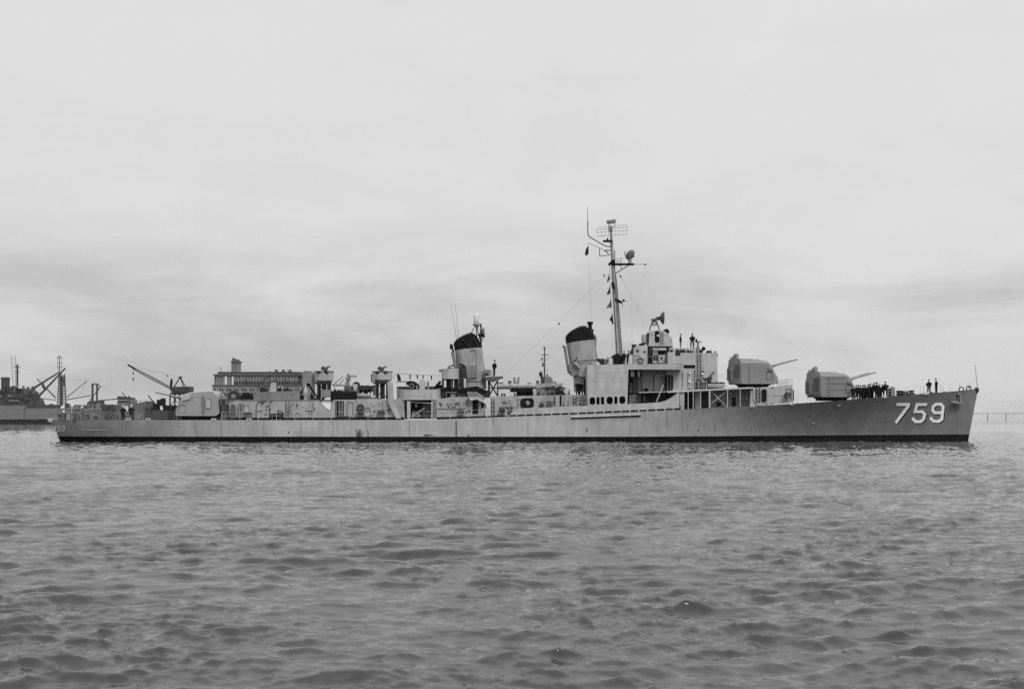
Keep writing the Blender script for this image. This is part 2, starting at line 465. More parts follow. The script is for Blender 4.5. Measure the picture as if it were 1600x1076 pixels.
# hull form: half-breadths and deck height along the length
def lerp_tab(tab, x):
    if x <= tab[0][0]: return tab[0][1]
    for (a, va), (b, vb) in zip(tab[:-1], tab[1:]):
        if x <= b: return va + (vb-va)*(x-a)/(b-a)
    return tab[-1][1]
def smooth_tab(tab, n=240):
    xs = np.linspace(tab[0][0], tab[-1][0], n)
    ys = np.interp(xs, [a for a, _ in tab], [b for _, b in tab])
    k = 9; pad = np.pad(ys, k//2, mode='reflect', reflect_type='odd'); ys2 = np.convolve(pad, np.ones(k)/k, 'valid')
    ys2[0] = ys[0]; ys2[-1] = ys[-1]
    return xs, ys2
STERN_T, STERN_W, STEM_T, STEM_W = -55.95, -55.5, 57.75, 56.55
HB_D = [(-55.95, 2.9), (-55.5, 3.4), (-54.3, 3.95), (-52, 4.55), (-46, 5.2), (-38, 5.7), (-30, 6.0), (-20, 6.2), (-8, 6.25), (6, 6.25), (14, 6.2), (20, 6.0), (26, 5.6), (32, 5.05), (38, 4.3), (44, 3.35), (49, 2.45), (53, 1.55), (56, 0.75), (57.75, 0.12)]
HB_W = [(-55.95, 1.6), (-55.5, 2.0), (-54.3, 2.5), (-52, 3.3), (-46, 4.3), (-38, 5.25), (-30, 5.75), (-20, 6.05), (-8, 6.15), (4, 6.1), (12, 5.75), (18, 5.2), (24, 4.35), (30, 3.35), (36, 2.4), (42, 1.55), (48, 0.85), (53, 0.32), (56, 0.08), (57.75, 0.03)]
DK = [(-55.95, 2.62), (-30, 2.6), (-11, 2.63), (-7.5, 2.72), (-1, 2.98), (8, 3.3), (20, 3.83), (27, 4.2), (33, 4.5), (40, 4.97), (46.5, 5.52), (53, 6.0), (57.75, 6.45)]
_d = smooth_tab(HB_D); _w = smooth_tab(HB_W); _k = smooth_tab(DK, 300)
def deck_z(x): return float(np.interp(x, *_k))
def hb(x, z):
    # x is measured on the deck line; below it the ends draw in with the raked stem and stern
    zd = deck_z(x); t = max(0.0, min(1.0, z/zd))
    f = max(0.0, min(1.0, (x-5)/35))
    p = 0.75 + 1.0*f
    d = float(np.interp(x, *_d)); w = float(np.interp(x, *_w))
    v = w + (d-w)*t**p
    if z < 0: v *= 1 + 0.04*z
    return max(v, 0.02)
def end_shift(x, z):
    zd = deck_z(x); t = max(-0.2, min(1.0, z/zd))
    u = (x-STERN_T)/(STEM_T-STERN_T)
    a = (STERN_W-STERN_T)*(1-t)*max(0, 1-u*14)
    b = (STEM_W-STEM_T)*(1-t)*max(0, 1-(1-u)*9)
    return a+b
def boot_z(x): return 0.62 + 0.22*max(0.0, (x-15)/42)
def hull_pt(x, z, off=0.0):
    return Vector((x+end_shift(x, z), -hb(x, z)-off, z))
def on_hull(px, py, off=0.0):
    x = SX(px, -5); z = SZ(py, -5)
    for _ in range(12):
        p = hull_pt(x, z)
        x += SX(px, p.y) - p.x; z = SZ(py, p.y)
        x = min(x, STEM_T)
    return hull_pt(x, z, off)
def deck_px(px):                # deck edge height in the world at a picture column
    x = SX(px, -5)
    for _ in range(6): x = SX(px, -hb(x, deck_z(x)))
    return x, deck_z(x), -hb(x, deck_z(x))

def make_hull():
    m = MB()
    xs = list(np.concatenate([np.linspace(-55.95, -52, 16), np.linspace(-51, 40, 92), np.linspace(40.8, 57.75, 30)]))
    rows = 15; grid = {}
    for i, x in enumerate(xs):
        zb, zd = boot_z(x), deck_z(x)
        zs = [-1.2, -0.5, 0.0, zb/2, zb] + [zb+(zd-zb)*(j+1)/(rows-5) for j in range(rows-5)]
        for sgn in (-1, 1):
            for j, z in enumerate(zs):
                p = hull_pt(x, z); grid[i, sgn, j] = len(m.v); m.v.append((p.x, sgn*abs(p.y), z))
    for i in range(len(xs)-1):
        for sgn in (-1, 1):
            for j in range(rows-1):
                f = (grid[i, sgn, j], grid[i+1, sgn, j], grid[i+1, sgn, j+1], grid[i, sgn, j+1])
                m.f.append(f if sgn < 0 else f[::-1]); m.m.append(1 if j < 4 else 0)
    for i in (0, len(xs)-1):
        for j in range(rows-1):
            f = (grid[i, 1, j], grid[i, -1, j], grid[i, -1, j+1], grid[i, 1, j+1])
            m.f.append(f if i == 0 else f[::-1]); m.m.append(1 if j < 4 else 0)
    o = m.build('hull', [M['hull'], M['boot']], ship, smooth=True, recalc=False)
    d = MB()
    for a, b in zip(xs[:-1], xs[1:]):
        d.add([(a, -hb(a, 9)+.01, deck_z(a)-.015), (b, -hb(b, 9)+.01, deck_z(b)-.015), (b, hb(b, 9)-.01, deck_z(b)-.015), (a, hb(a, 9)-.01, deck_z(a)-.015)], [(0, 1, 2, 3)])
    d.build('main_deck', M['deck'], ship, recalc=False)
    return o
hull = make_hull()

# hull numbers: block numerals with a black shadow, laid on the plating
def numeral(strokes, x0, y0, w, h, slant, thick, mat, off, name, closed=()):
    m = MB(); k = 0
    for si, st in enumerate(strokes):
        pts = [Vector((x0 + u*w + (1-v)*slant, y0 + v*h)) for u, v in st]
        cl = si in closed; n = len(pts)
        L = []; Rr = []
        for i, p in enumerate(pts):
            a = pts[(i-1) % n] if (cl or i > 0) else None; b = pts[(i+1) % n] if (cl or i < n-1) else None
            d1 = (p-a).normalized() if a is not None else None; d2 = (b-p).normalized() if b is not None else None
            d1 = d1 or d2; d2 = d2 or d1
            n1 = Vector((-d1.y, d1.x)); n2 = Vector((-d2.y, d2.x)); nn = (n1+n2)
            nn = nn.normalized() / max(0.5, nn.normalized().dot(n1)); 
            L.append(p+nn*thick/2); Rr.append(p-nn*thick/2)
        seg = range(n if cl else n-1)
        for i in seg:
            i2 = (i+1) % n; sub = max(1, int((pts[i2]-pts[i]).length/6))
            for q in range(sub):
                t0, t1 = q/sub, (q+1)/sub
                c = [L[i].lerp(L[i2], t0), L[i].lerp(L[i2], t1), Rr[i].lerp(Rr[i2], t1), Rr[i].lerp(Rr[i2], t0)]
                m.add([on_hull(p.x, p.y, off) for p in c] + [on_hull(p.x, p.y, -0.02) for p in c],
                      [(0, 1, 2, 3), (0, 1, 5, 4), (1, 2, 6, 5), (2, 3, 7, 6), (3, 0, 4, 7)])
    return m.build(name, mat, hull)
SEVEN = [[(0.0, 0.07), (0.93, 0.07), (0.93, 0.14), (0.14, 1.0)]]
FIVE = [[(1.0, 0.07), (0.2, 0.07), (0.12, 0.43), (0.72, 0.43), (0.93, 0.56), (0.9, 0.80), (0.70, 0.93), (0.28, 0.93), (0.06, 0.80), (0.06, 0.72)]]
NINE = [[(0.92, 0.5), (0.3, 0.5), (0.1, 0.38), (0.1, 0.2), (0.32, 0.07), (0.72, 0.07), (0.92, 0.2), (0.92, 0.82), (0.70, 0.93), (0.28, 0.93), (0.06, 0.80), (0.06, 0.72)]]
def number(x, strokes, y0, w, h, slant, th, sh):
    numeral(strokes, x+sh*1.1, y0+sh, w, h, slant, th*1.02, M['black'], 0.014, 'numeral_shadow')
    numeral(strokes, x, y0, w, h, slant, th, M['white'], 0.028, 'numeral')
number(1396.5, SEVEN, 629.5, 20.5, 31, 4.5, 4.4, 1.5)
number(1424.5, FIVE, 629.5, 19.5, 31, 5.0, 4.4, 1.5)
number(1453.0, NINE, 629.0, 19.5, 31, 3.5, 4.4, 1.5)
number(85.0, SEVEN, 665, 2.8, 8.5, 0.2, 1.1, 0.4)
number(89.2, FIVE, 665.0, 5.0, 8.8, 0.4, 1.15, 0.5)
number(96.0, NINE, 665.0, 5.0, 8.8, 0.4, 1.15, 0.5)

# bulwark amidships with freeing ports under it, sweeping up to the upper deck
def bulwark():
    top = [(793, 649.2), (800, 644), (808, 638), (830, 637), (880, 635.2), (919, 633.6), (980, 631), (1010, 629.6), (1030, 628.2), (1040, 625.6), (1048, 621.5), (1055, 616.5), (1061.5, 611.0)]
    m = MB(); cols = []
    n = 110
    for i in range(n+1):
        px = 793 + (1061.5-793)*i/n
        x, zd, y = deck_px(px)
        zt = SZ(lerp_tab(top, px), y)
        cols.append((x, y, zd+0.20, max(zt, zd+0.23)))
    for (x0, y0, a0, b0), (x1, y1, a1, b1) in zip(cols[:-1], cols[1:]):
        m.add([(x0, y0, a0), (x1, y1, a1), (x1, y1, b1), (x0, y0, b0), (x0, y0+.06, a0), (x1, y1+.06, a1), (x1, y1+.06, b1), (x0, y0+.06, b0)],
              [(0, 1, 2, 3), (7, 6, 5, 4), (3, 2, 6, 7), (0, 4, 5, 1)])
    o = m.build('bulwark', M['house'], ship, smooth=True)
    px = 794.0
    while px < 1062:        # the little uprights between the freeing ports
        x, zd, y = deck_px(px)
        kid(o, 'bulwark_post', M['house'], lambda q: q.box(x-.07, x+.07, y+.004, y+.05, zd-.02, zd+.24))
        px += 13.6 if px < 1055 else 20
    w = MB()
    for i in range(60):
        p0 = 793+(1064-793)*i/60; p1 = 793+(1064-793)*(i+1)/60
        a = deck_px(p0); b = deck_px(p1)
        w.add([(a[0], a[2]+.35, a[1]-.01), (b[0], b[2]+.35, b[1]-.01), (b[0], b[2]+.35, b[1]+.5), (a[0], a[2]+.35, a[1]+.5)], [(0, 1, 2, 3)])
    w.build('freeing_port_shade', M['black'], o)  # black strip added inboard so the freeing ports read as dark gaps
    return o
bw_o = bulwark()
# fender bars on the side
def fender(name, x0, y0, x1, y1, r, mat, lift=0.05):
    m = MB(); n = 14
    pts = [on_hull(x0+(x1-x0)*i/n, y0+(y1-y0)*i/n, lift) for i in range(n+1)]
    m.path(pts, r, 8); return m.build(name, mat, hull, smooth=True)
fender('fender_bar', 892, 653.0, 1001, 649.2, 0.085, M['black'])
fender('fender_bar', 892, 651.6, 1001, 647.6, 0.07, M['pale'], 0.08)
fender('propeller_guard', 130, 671.6, 170, 672.0, 0.07, M['mid'], 0.45)
for px in (147, 158):
    kid(hull, 'guard_strut', M['mid'], lambda q: q.tube(on_hull(px, 671.6, .45), on_hull(px+2, 659, 0.0), 0.035))
for px, py in ((1188, 631.5), (1311, 632.5), (1271, 660)):
    p = on_hull(px, py, 0.01)
    kid(hull, 'hawse_lip', M['pale'], lambda q: q.ring(p, 0.12, 0.04, 'y', 14))
for px, py, r in ((1091, 671.5, .10), (1288, 677, .09), (451, 674.8, .09), (388, 675, .05), (279, 666, .05), (1450, 671, .06), (1075, 664.3, .07)):
    p = on_hull(px, py, 0.0)
    kid(hull, 'overboard_discharge', M['black'], lambda q: q.lathe((p.x, p.y+.04, p.z), [(r, -.06), (r, .05)], 'y', 12))

# stern fairlead shelf
kid(ship, 'stern_fairlead', M['house'], lambda q: q.pp([(73, 653.4), (88, 653.4), (91, 661.5), (84, 662), (76, 658.8)], -2.2, 2.2), bevel=.04)
kid(ship, 'stern_chock', M['black'], lambda q: q.pc(82, 658.6, 1.2, -2.26, -2.19))

# ------------------------------------------------------------------ fittings used all over the ship
def door(parent, x0, x1, yt, yb, y, mat=None, name='door', frame=True):
    m = MB(); a, b, c, d = SX(x0, y), SX(x1, y), SZ(yb, y), SZ(yt, y); r = min(0.22, (b-a)*.35)
    if frame: m.holed(rrect(a-.05, b+.05, c-.05, d+.05, r+.05), [rrect(a+.03, b-.03, c+.03, d-.03, r-.02)], y-.07, y+.02)
    o = m.build(name, M['mid'], parent) if frame else None
    p = MB(); p.prism(rrect(a, b, c, d, r), y-.035, y+.01)
    return p.build('door_panel' if frame else name, mat or M['house'], o or parent) and o
def opening(parent, x0, x1, yt, yb, y, r=0.15, name='doorway'):
    m = MB(); a, b, c, d = SX(x0, y), SX(x1, y), SZ(yb, y), SZ(yt, y)
    m.prism(rrect(a, b, c, d, min(r, (b-a)*.4)), y-.03, y+.02)
    return m.build(name, M['black'], parent)
def porthole(parent, px, py, r, y):
    m = MB(); p = S3(px, py, y); k = r*(DIST+y)/FPX
    m.ring(p, k, k*.28, 'y', 16); m.cur = 1; m.lathe((p.x, y, p.z), [(k, -.02), (k, .02)], 'y', 16)
    return m.build('porthole', [M['mid'], M['glass']], parent)
def ladder(parent, x0, x1, yt, yb, y, step=0.30, r=0.028, mat=None, lean=0.0):
    m = MB(); a, b = SX(x0, y), SX(x1, y); z0, z1 = SZ(yb, y), SZ(yt, y)
    for x in (a, b): m.tube((x, y-.10, z0), (x+lean, y-.10, z1), r, n=5)
    n = max(2, int((z1-z0)/step))
    for i in range(1, n):
        z = z0+(z1-z0)*i/n; s = lean*i/n; m.tube((a+s, y-.10, z), (b+s, y-.10, z), r*.85, n=5)
    return m.build('ladder', mat or M['dim'], parent)
def pipe(parent, pts, y, r, mat=None, name='pipe'):
    m = MB(); m.path([S3(a, b, y) for a, b in pts], r, 6); return m.build(name, mat or M['dim'], parent, smooth=True)
def railing(parent, pts, h=1.0, step=1.9, wires=3, mat=None, r=0.022, name='guard_rail'):
    mat = mat or M['raill']
    g = empty(name, pts[0]); g.parent = parent; off = -Vector(pts[0])
    st = MB(); st.tube((0, 0, 0), (0, 0, h), r*1.25, r, n=5); proto = None; last = None
    for a, b in zip(pts[:-1], pts[1:]):
        a = Vector(a); b = Vector(b); n = max(1, round((b-a).length/step))
        for i in range(n+1):
            p = a.lerp(b, i/n)
            if last is not None and (p-last).length < .05: continue
            last = p
            if proto is None: proto = st.build('stanchion', mat, g); o = proto
            else: o = proto.copy(); col.objects.link(o)
            o.parent = g; o.location = p+off
    for w in range(wires):
        up = Vector((0, 0, h*(w+1)/wires-.02)) + off
        m = MB(); m.path([Vector(p)+up for p in pts], r*.62, 4); m.build('guard_wire', mat, g)
    return g
def deck_rail(x0, x1, mat=None, step=1.9, side=-1, h=1.0, wires=3):
    pts = []; n = max(1, int((x1-x0)/28))
    for i in range(n+1):
        x, z, y = deck_px(x0+(x1-x0)*i/n); pts.append((x, side*-1*(y+.12) if side > 0 else y+.12, z))
    return railing(ship, pts, h, step, wires, mat)
def reel(parent, px, py, rpx, y, w=0.6, mat=None, name='hose_reel', full=M['gear_and_shade']):
    p = S3(px, py, y); k = rpx*(DIST+y)/FPX
    m = MB()
    for s in (-1, 1): m.ring((p.x, y+s*w/2, p.z), k, .05, 'y', 18, 5); m.lathe((p.x, y+s*w/2, p.z), [(k*.9, -.012), (k*.9, .012)], 'y', 18)
    for s in (-1, 1): m.tube((p.x+s*k*.5, y, p.z-k*.4), (p.x+s*k*.7, y, p.z-k-.25), .045)
    o = m.build(name, mat or M['dim'], parent)
    d = MB(); d.lathe((p.x, y, p.z), [(k*.72, -w/2), (k*.78, 0), (k*.72, w/2)], 'y', 18); d.build('wound_line', full, o)
    return o
def bitts(px, name='mooring_bitts', y=None):
    x, z, yy = deck_px(px); yy = yy+.45 if y is None else y
    m = MB(); m.box(x-.45, x+.45, yy-.15, yy+.15, z-.01, z+.08)
    for s in (-1, 1): m.lathe((x+s*.25, yy, z+.08), [(.10, 0), (.09, .42), (.13, .44), (.13, .50)], n=12)
    return m.build(name, M['dim'], ship, smooth=True)
def chock(px, white=True):
    x, z, y = deck_px(px); m = MB()
    m.holed(rrect(x-.30, x+.30, z-.12, z+.22, .14), [rrect(x-.18, x+.18, z-.03, z+.13, .07)], y-.03, y+.22)
    return m.build('mooring_chock', M['pale'] if white else M['dim'], ship, smooth=False)
def vent(parent, px, yt, yb, y, r=0.22, mat=None):
    x = SX(px, y); z0, z1 = SZ(yb, y), SZ(yt, y); m = MB()
    m.lathe((x, y, z0), [(r*.7, 0), (r*.7, (z1-z0)*.7), (r*1.35, (z1-z0)*.72), (r*1.4, (z1-z0)*.88), (r*.9, z1-z0)], n=14)
    return m.build('ventilator', mat or M['house'], parent, smooth=True)
def locker(parent, x0, x1, yt, yb, y, d=0.7, mat=None, name='deck_locker'):
    m = MB(); m.pb(x0, x1, yt, yb, y, y+d); a, b, t = SX(x0, y), SX(x1, y), SZ(yt, y)
    o = m.build(name, mat or M['dim'], parent, bevel=.025)
    kid(o, 'lid', mat or M['dim'], lambda q: q.box(a-.03, b+.03, y-.03, y+d+.03, t+.003, t+.06))
    return o
def person_z(px, y):
    return deck_z(SX(px, y))

# ------------------------------------------------------------------ fantail
deck_rail(91, 272, M['mid'], 1.7)
deck_rail(91, 272, M['mid'], 1.7, side=1)
railing(ship, [(-55.7, -2.6, 2.62), (-55.7, 2.6, 2.62)], 1.0, 1.0, 3, M['mid'])
# depth charge rack: an open frame of angle bars over two runways, charges lying in it
def charge_rack(x0, x1, y, name):
    a, b = SX(x0, y), SX(x1, y); m = MB(); z0 = 2.6
    for s in (-.42, .42):
        for z in (.25, .75, 1.25): m.tube((a, y+s, z0+z), (b, y+s, z0+z+.12), .045, n=5)
        for i in range(5):
            x = a+(b-a)*i/4; m.tube((x, y+s, z0), (x, y+s, z0+1.45+.12*i/4), .05, n=5)
    for i in range(5):
        x = a+(b-a)*i/4; m.tube((x, y-.42, z0+1.4), (x, y+.42, z0+1.4), .04, n=5)
    o = m.build(name, M['mid'], ship)
    for i in range(6):
        x = a+.4+(b-a-.8)*i/5
        kid(o, 'depth_charge', M['dim'], lambda q: q.lathe((x, y, z0+.62+.02*i), [(.26, -.36), (.29, -.30), (.29, .30), (.26, .36)], 'y', 14), smooth=True)
    return o
charge_rack(89, 128, -2.6, 'depth_charge_rack')
charge_rack(89, 128, 2.6, 'depth_charge_rack')
# loading frame over the racks
def frame_tower():
    m = MB(); y = -2.9
    for px in (119.5, 131.5, 144):
        for yy in (y, y+1.5):
            m.tube((SX(px, y), yy, 2.6), (SX(px, y), yy, SZ(631, y)), .075, n=6)
    for py in (633.5, 640.5, 647):
        for yy in (y, y+1.5): m.tube((SX(108, y), yy, SZ(py, y)), (SX(147, y), yy, SZ(py, y)), .05, n=5)
    for px in (119.5, 131.5, 144): m.tube((SX(px, y), y, SZ(633, y)), (SX(px, y), y+1.5, SZ(633, y)), .05, n=5)
    return m.build('loading_frame', M['mid'], ship)
frame_tower()
for (a, b, t, yy, mt_) in ((104, 109, 647, -3.4, 'house'), (111, 117, 650, -3.2, 'mid'), (121, 127, 646, -3.6, 'mid'), (134, 140, 648, -3.0, 'dim'), (140, 149, 643.5, -3.1, 'mid'), (151, 158, 647, -3.6, 'mid'), (158, 166, 648.5, -3.4, 'mid'), (95, 100, 641, -1.0, 'mid'), (100, 106, 638, 0.5, 'mid'), (125, 130, 641, 0, 'dim'), (146, 151, 640, 0.5, 'dim')):
    locker(ship, a, b, t, 656.2, yy, .8, M[mt_])
for px, py, r, yy in ((149.5, 652.2, 2.6, -4.0), (172, 648.5, 4.2, -3.2), (180, 651, 3.3, -3.4), (218, 650.5, 3.4, -3.3)):
    reel(ship, px, py, r, yy, .7, M['mid'] if px > 200 else None, 'wire_reel')
def winch(px, y):
    x = SX(px, y); m = MB(); m.box(x-.5, x+.5, y-.3, y+.3, 2.6, 2.85)
    m.lathe((x, y, 3.2), [(.38, -.5), (.38, -.42), (.22, -.4), (.22, .4), (.38, .42), (.38, .5)], 'y', 16)
    m.tube((x-.45, y, 2.8), (x, y, 3.2), .06); m.tube((x+.45, y, 2.8), (x, y, 3.2), .06)
    return m.build('deck_winch', M['dim'], ship, smooth=True)
winch(164, -2.0)
kid(ship, 'signal_lamp', M['white'], lambda q: q.sphere(S3(99.5, 642.6, -3.9), .13))
pipe(ship, [(99.5, 656), (99.5, 644)], -3.9, .03, M['mid'], 'lamp_post')
pipe(ship, [(112.2, 656), (112.2, 634.5)], -3.9, .035, M['pale'], 'davit_post')
kid(ship, 'lamp_box', M['white'], lambda q: q.pb(111.2, 113.4, 632.6, 635.2, -3.9, -3.6))
for px in (95, 118, 166, 198, 233): bitts(px)
for px in (117, 200, 231, 333.5, 389): chock(px, px > 150)

# ------------------------------------------------------------------ twin five-inch gun mounts
def gun_mount(name, loc, rz, elev, label, plates):
    base = empty(name, loc); base.parent = ship; base.rotation_euler.z = R(rz)
    base['label'] = label
    H, W = 3.10, 2.28
    # section ring by height: plan outline with cut rear corners, sloped front
    def ring(z, fx, rx, w, ch):
        return [(rx, -w+ch, z), (rx+ch*.42, -w, z), (fx-.45, -w, z), (fx, -w+.5, z), (fx, w-.5, z), (fx-.45, w, z), (rx+ch*.42, w, z), (rx, w-ch, z)]
    rings = [ring(0, 2.62, -2.75, W, 1.25), ring(.35, 2.66, -2.85, W, 1.25), ring(.85, 2.55, -2.85, W, 1.25), ring(2.55, 1.55, -2.85, W-.02, 1.25), ring(2.85, 1.2, -2.85, W-.18, 1.2), ring(H-.02, -.55, -2.85, W-.28, 1.15), ]
    m = MB(); n = 8
    for r in rings: m.v += r
    for j in range(len(rings)-1):
        for i in range(n): m.f.append((j*n+i, j*n+(i+1) % n, (j+1)*n+(i+1) % n, (j+1)*n+i)); m.m.append(0)
    m.f.append(tuple(range(n-1, -1, -1))); m.m.append(0)
    m.f.append(tuple((len(rings)-1)*n+i for i in range(n))); m.m.append(0)
    # close to the flat roof
    m.build('gun_house', M['mount'], base)
    kid(base, 'training_base', M['black'], lambda q: q.lathe((0, 0, -.42), [(1.9, 0), (1.9, .25), (2.15, .27), (2.15, .415)], n=28), smooth=True)
    for s in (-1, 1):
        y = s*.85
        d = Vector((math.cos(R(elev)), 0, math.sin(R(elev))))
        p = Vector((1.55, y, 2.05))
        kid(base, 'gun_port_shield', M['mount'], lambda q: (q.lathe((p.x+.05, y-.32, p.z), [(.50, 0), (.50, .64)], 'y', 18)), smooth=True)
        g = MB(); g.tube(p, p+d*1.1, .18, .14, 14); g.tube(p+d*1.1, p+d*4.0, .105, .075, 12); g.tube(p+d*3.94, p+d*4.02, .085, .085, 12)
        g.build('barrel', M['gun'], base, smooth=True)
        # side: door, sight hood, ladder rungs, seam battens
        f = s*(W+.02)
        def seam(q):
            for z in plates: q.box(-1.75, 1.75-(z-.85)*.58 if z > .85 else 2.0, min(f, f-s*.05), max(f, f-s*.05), z-.018, z+.018)
        if plates: kid(base, 'seam_batten', M['dim'], seam)
        kid(base, 'sight_hood', M['mount'], lambda q: q.box(1.15, 1.7, min(s*(W-.05), s*(W+.16)), max(s*(W-.05), s*(W+.16)), 1.62, 2.0), bevel=.03)
        hb_ = MB(); hb_.holed(rrect(.9, 1.7, .55, 1.5, .08), [rrect(.95, 1.65, .6, 1.45, .06)], min(f-s*.02, f+s*.03), max(f-s*.02, f+s*.03)); hb_.build('access_hatch', M['dim'], base)
        # rear quarter: door outline and ammunition trunk
        dq = MB(); dq.holed(rrect(-.36, .36, .75, 2.35, .3), [rrect(-.30, .30, .81, 2.29, .26)], -.05, .04)
        dq.prism(rrect(-.30, .30, .81, 2.29, .26), -.02, .03)
        o = dq.build('rear_door', M['dim'], base)
        a = math.atan2(1.25, .525); cx, cy = -2.85+.2625, s*(W-.625)
        o.matrix_local = Matrix.Translation((cx-.02, cy+s*.02, 0)) @ Matrix.Rotation(-a if s < 0 else math.pi+a, 4, 'Z')
        kid(base, 'vent_trunk', M['mid'], lambda q: q.lathe((-2.95, s*.75, .45), [(.17, 0), (.17, 1.45), (.08, 1.55)], n=10), smooth=True)
        rg = MB()
        for i in range(7): rg.tube((-1.45, s*(W+.07), .3+i*.33), (-1.1, s*(W+.07), .3+i*.33), .02, n=4)
        rg.build('hand_rungs', M['dim'], base)
    kid(base, 'roof_hood', M['mount'], lambda q: (q.lathe((-2.45, -.95, H-.05), [(.27, 0), (.27, .62), (.22, .70)], n=14), q.box(-2.75, -2.2, -.75, -.45, H-.05, H+.45)), smooth=True)
    kid(base, 'officer_hatch', M['mount'], lambda q: q.lathe((-2.3, .9, H-.05), [(.32, 0), (.32, .3), (.2, .38)], n=14), smooth=True)
    kid(base, 'lifting_gear', M['dim'], lambda q: [q.box(-1.6+.9*i, -1.5+.9*i, -.9, -.8, H-.03, H+.04) for i in range(3)])
    kid(base, 'foot_lamp', M['white'], lambda q: q.box(1.9, 2.1, -W-.03, -W+.1, -.30, -.10))
    return base
Y0 = 0
z52 = SZ(599.5, -2.3); z51 = SZ(620, -2.3); z53 = SZ(650, -2.3)
gun_mount('gun_mount', (SX(1176.5, 0), Y0, z52), 9, 15, 'upper forward twin gun mount with smooth grey sides', ())
gun_mount('gun_mount', (SX(1299, 0), Y0, z51), 9, 15, 'lower forward twin gun mount with battened sides', (.85, 1.62, 2.3))
# after mount: rounded roof, trained aft
def after_mount():
    base = empty('gun_mount', (0, 0, 0)); base.parent = ship
    base['label'] = 'after twin gun mount with rounded roof, trained over the stern'
    yn = -2.25
    pr = [(273.8, 649.4), (273.6, 640.5), (276.5, 634), (282.5, 622.5), (287.5, 615.6), (296, 613), (309.5, 610.8), (322, 610.0), (333, 610.2), (338.5, 615), (343.0, 624), (343.8, 645.5), (338, 649.8)]
    P = [(SX(x, yn), SZ(y, yn)) for x, y in pr]; cx = SX(312, yn); cz = SZ(650, yn)
    m = MB(); n = len(P)
    lays = [(-2.25+.9, .84), (-2.25, 1.0), (2.25, 1.0), (2.25-.9+.9, .84)]
    lays = [(-2.28, .80, .93), (-1.95, .97, .995), (-1.5, 1.0, 1.0), (1.5, 1.0, 1.0), (1.95, .97, .995), (2.28, .80, .93)]
    lays = [(-2.28, .955, .965), (-2.05, 1.0, 1.0), (2.05, 1.0, 1.0), (2.28, .955, .965)]
    for y, sx, sz in lays: m.v += [(cx+(x-cx)*sx, y, cz+(z-cz)*sz) for x, z in P]
    for j in range(len(lays)-1):
        for i in range(n): m.f.append((j*n+i, j*n+(i+1) % n, (j+1)*n+(i+1) % n, (j+1)*n+i)); m.m.append(0)
    m.f.append(tuple(range(n-1, -1, -1))); m.m.append(0); m.f.append(tuple((len(lays)-1)*n+i for i in range(n))); m.m.append(0)
    m.build('gun_house', M['after'], base, bevel=.015)
    kid(base, 'training_base', M['black'], lambda q: q.lathe((SX(311, 0), 0, deck_z(-38)-.01), [(2.1, 0), (2.1, .30), (2.2, .32), (2.2, SZ(650, -2.2)-deck_z(-38))], n=28), smooth=True)
    for y in (-1.0, 1.0):
        a = S3(284, 621.5, y); b = S3(243.8, 613.0, y); d = (b-a).normalized()
        kid(base, 'barrel', M['gun'], lambda q: (q.tube(a-d*.8, a+d*.5, .26, .2, 14), q.tube(a+d*.5, b, .11, .08, 12), q.tube(b-d*.05, b+d*.04, .11, .11, 12)), smooth=True)
    y = -2.29
    kid(base, 'sight_hood', M['house'], lambda q: q.pp([(289, 616), (300.5, 618), (296, 623.5), (284.5, 626.5), (286, 622)], y-.14, y+.2), bevel=.03)
    door(base, 321.5, 329.5, 622.5, 638, y, M['house'], 'gun_house_door')
    ladder(base, 316, 319.3, 617, 648, y, .32)
    def hatch(q):
        q.holed(rrect(SX(278.5, y), SX(290, y), SZ(645, y), SZ(631, y), .1), [rrect(SX(279.1, y), SX(289.4, y), SZ(644.4, y), SZ(631.6, y), .08)], y-.03, y+.05)
    kid(base, 'access_hatch', M['mid'], hatch)
    kid(base, 'rear_trunk', M['mid'], lambda q: q.pp([(338, 622), (342, 624), (344, 646), (340, 648)], -1.4, -.6))
    kid(base, 'hand_rail', M['mid'], lambda q: q.path([S3(276, 640, y-.05), S3(278, 635, y-.05), S3(288, 631.5, y-.05)], .025))
after_mount()

# ------------------------------------------------------------------ after deckhouse
AD = -4.0
def base_strip(parent, x0, x1, y, py=654.5, h=.28):
    z = SZ(py, y); return kid(parent, 'base_strip', M['black'], lambda q: q.box(SX(x0, y), SX(x1, y), y-.02, y+.1, z-.25, z+h-.05))
m = MB()
m.pp([(366, 625), (501, 625), (517, 641.5), (517, 655.5), (358, 655.5), (358, 632)], AD, 4.0)
ah = m.build('after_deckhouse', M['aftp'], ship, bevel=.03)
base_strip(ah, 358, 517, AD, 654.6, .22)
kid(ah, 'roof_edge', M['mid'], lambda q: q.pb(358, 502, 624.3, 625.4, AD-.06, 4.05))
door(ah, 358.8+22, 398-9, 634, 652, AD)
ladder(ah, 446.5, 452, 626, 653.5, AD, .42, .035)
pipe(ah, [(400, 653), (400.5, 633), (403.5, 627.5), (416, 626.5)], AD-.06, .05)
pipe(ah, [(421, 653), (421, 629), (425, 625.8)], AD-.06, .05)
pipe(ah, [(398, 642), (409, 642)], AD-.06, .035)
pipe(ah, [(483, 653), (483.5, 641.5)], AD-.06, .04); pipe(ah, [(477, 641.8), (490, 641.8)], AD-.06, .035)
pipe(ah, [(455, 653), (454, 632)], AD-.06, .03)
for x, y_, r in ((410, 630.3, 1.6), (464, 633.5, 1.3), (425, 648, 1.2)): porthole(ah, x, y_, r, AD-.01)
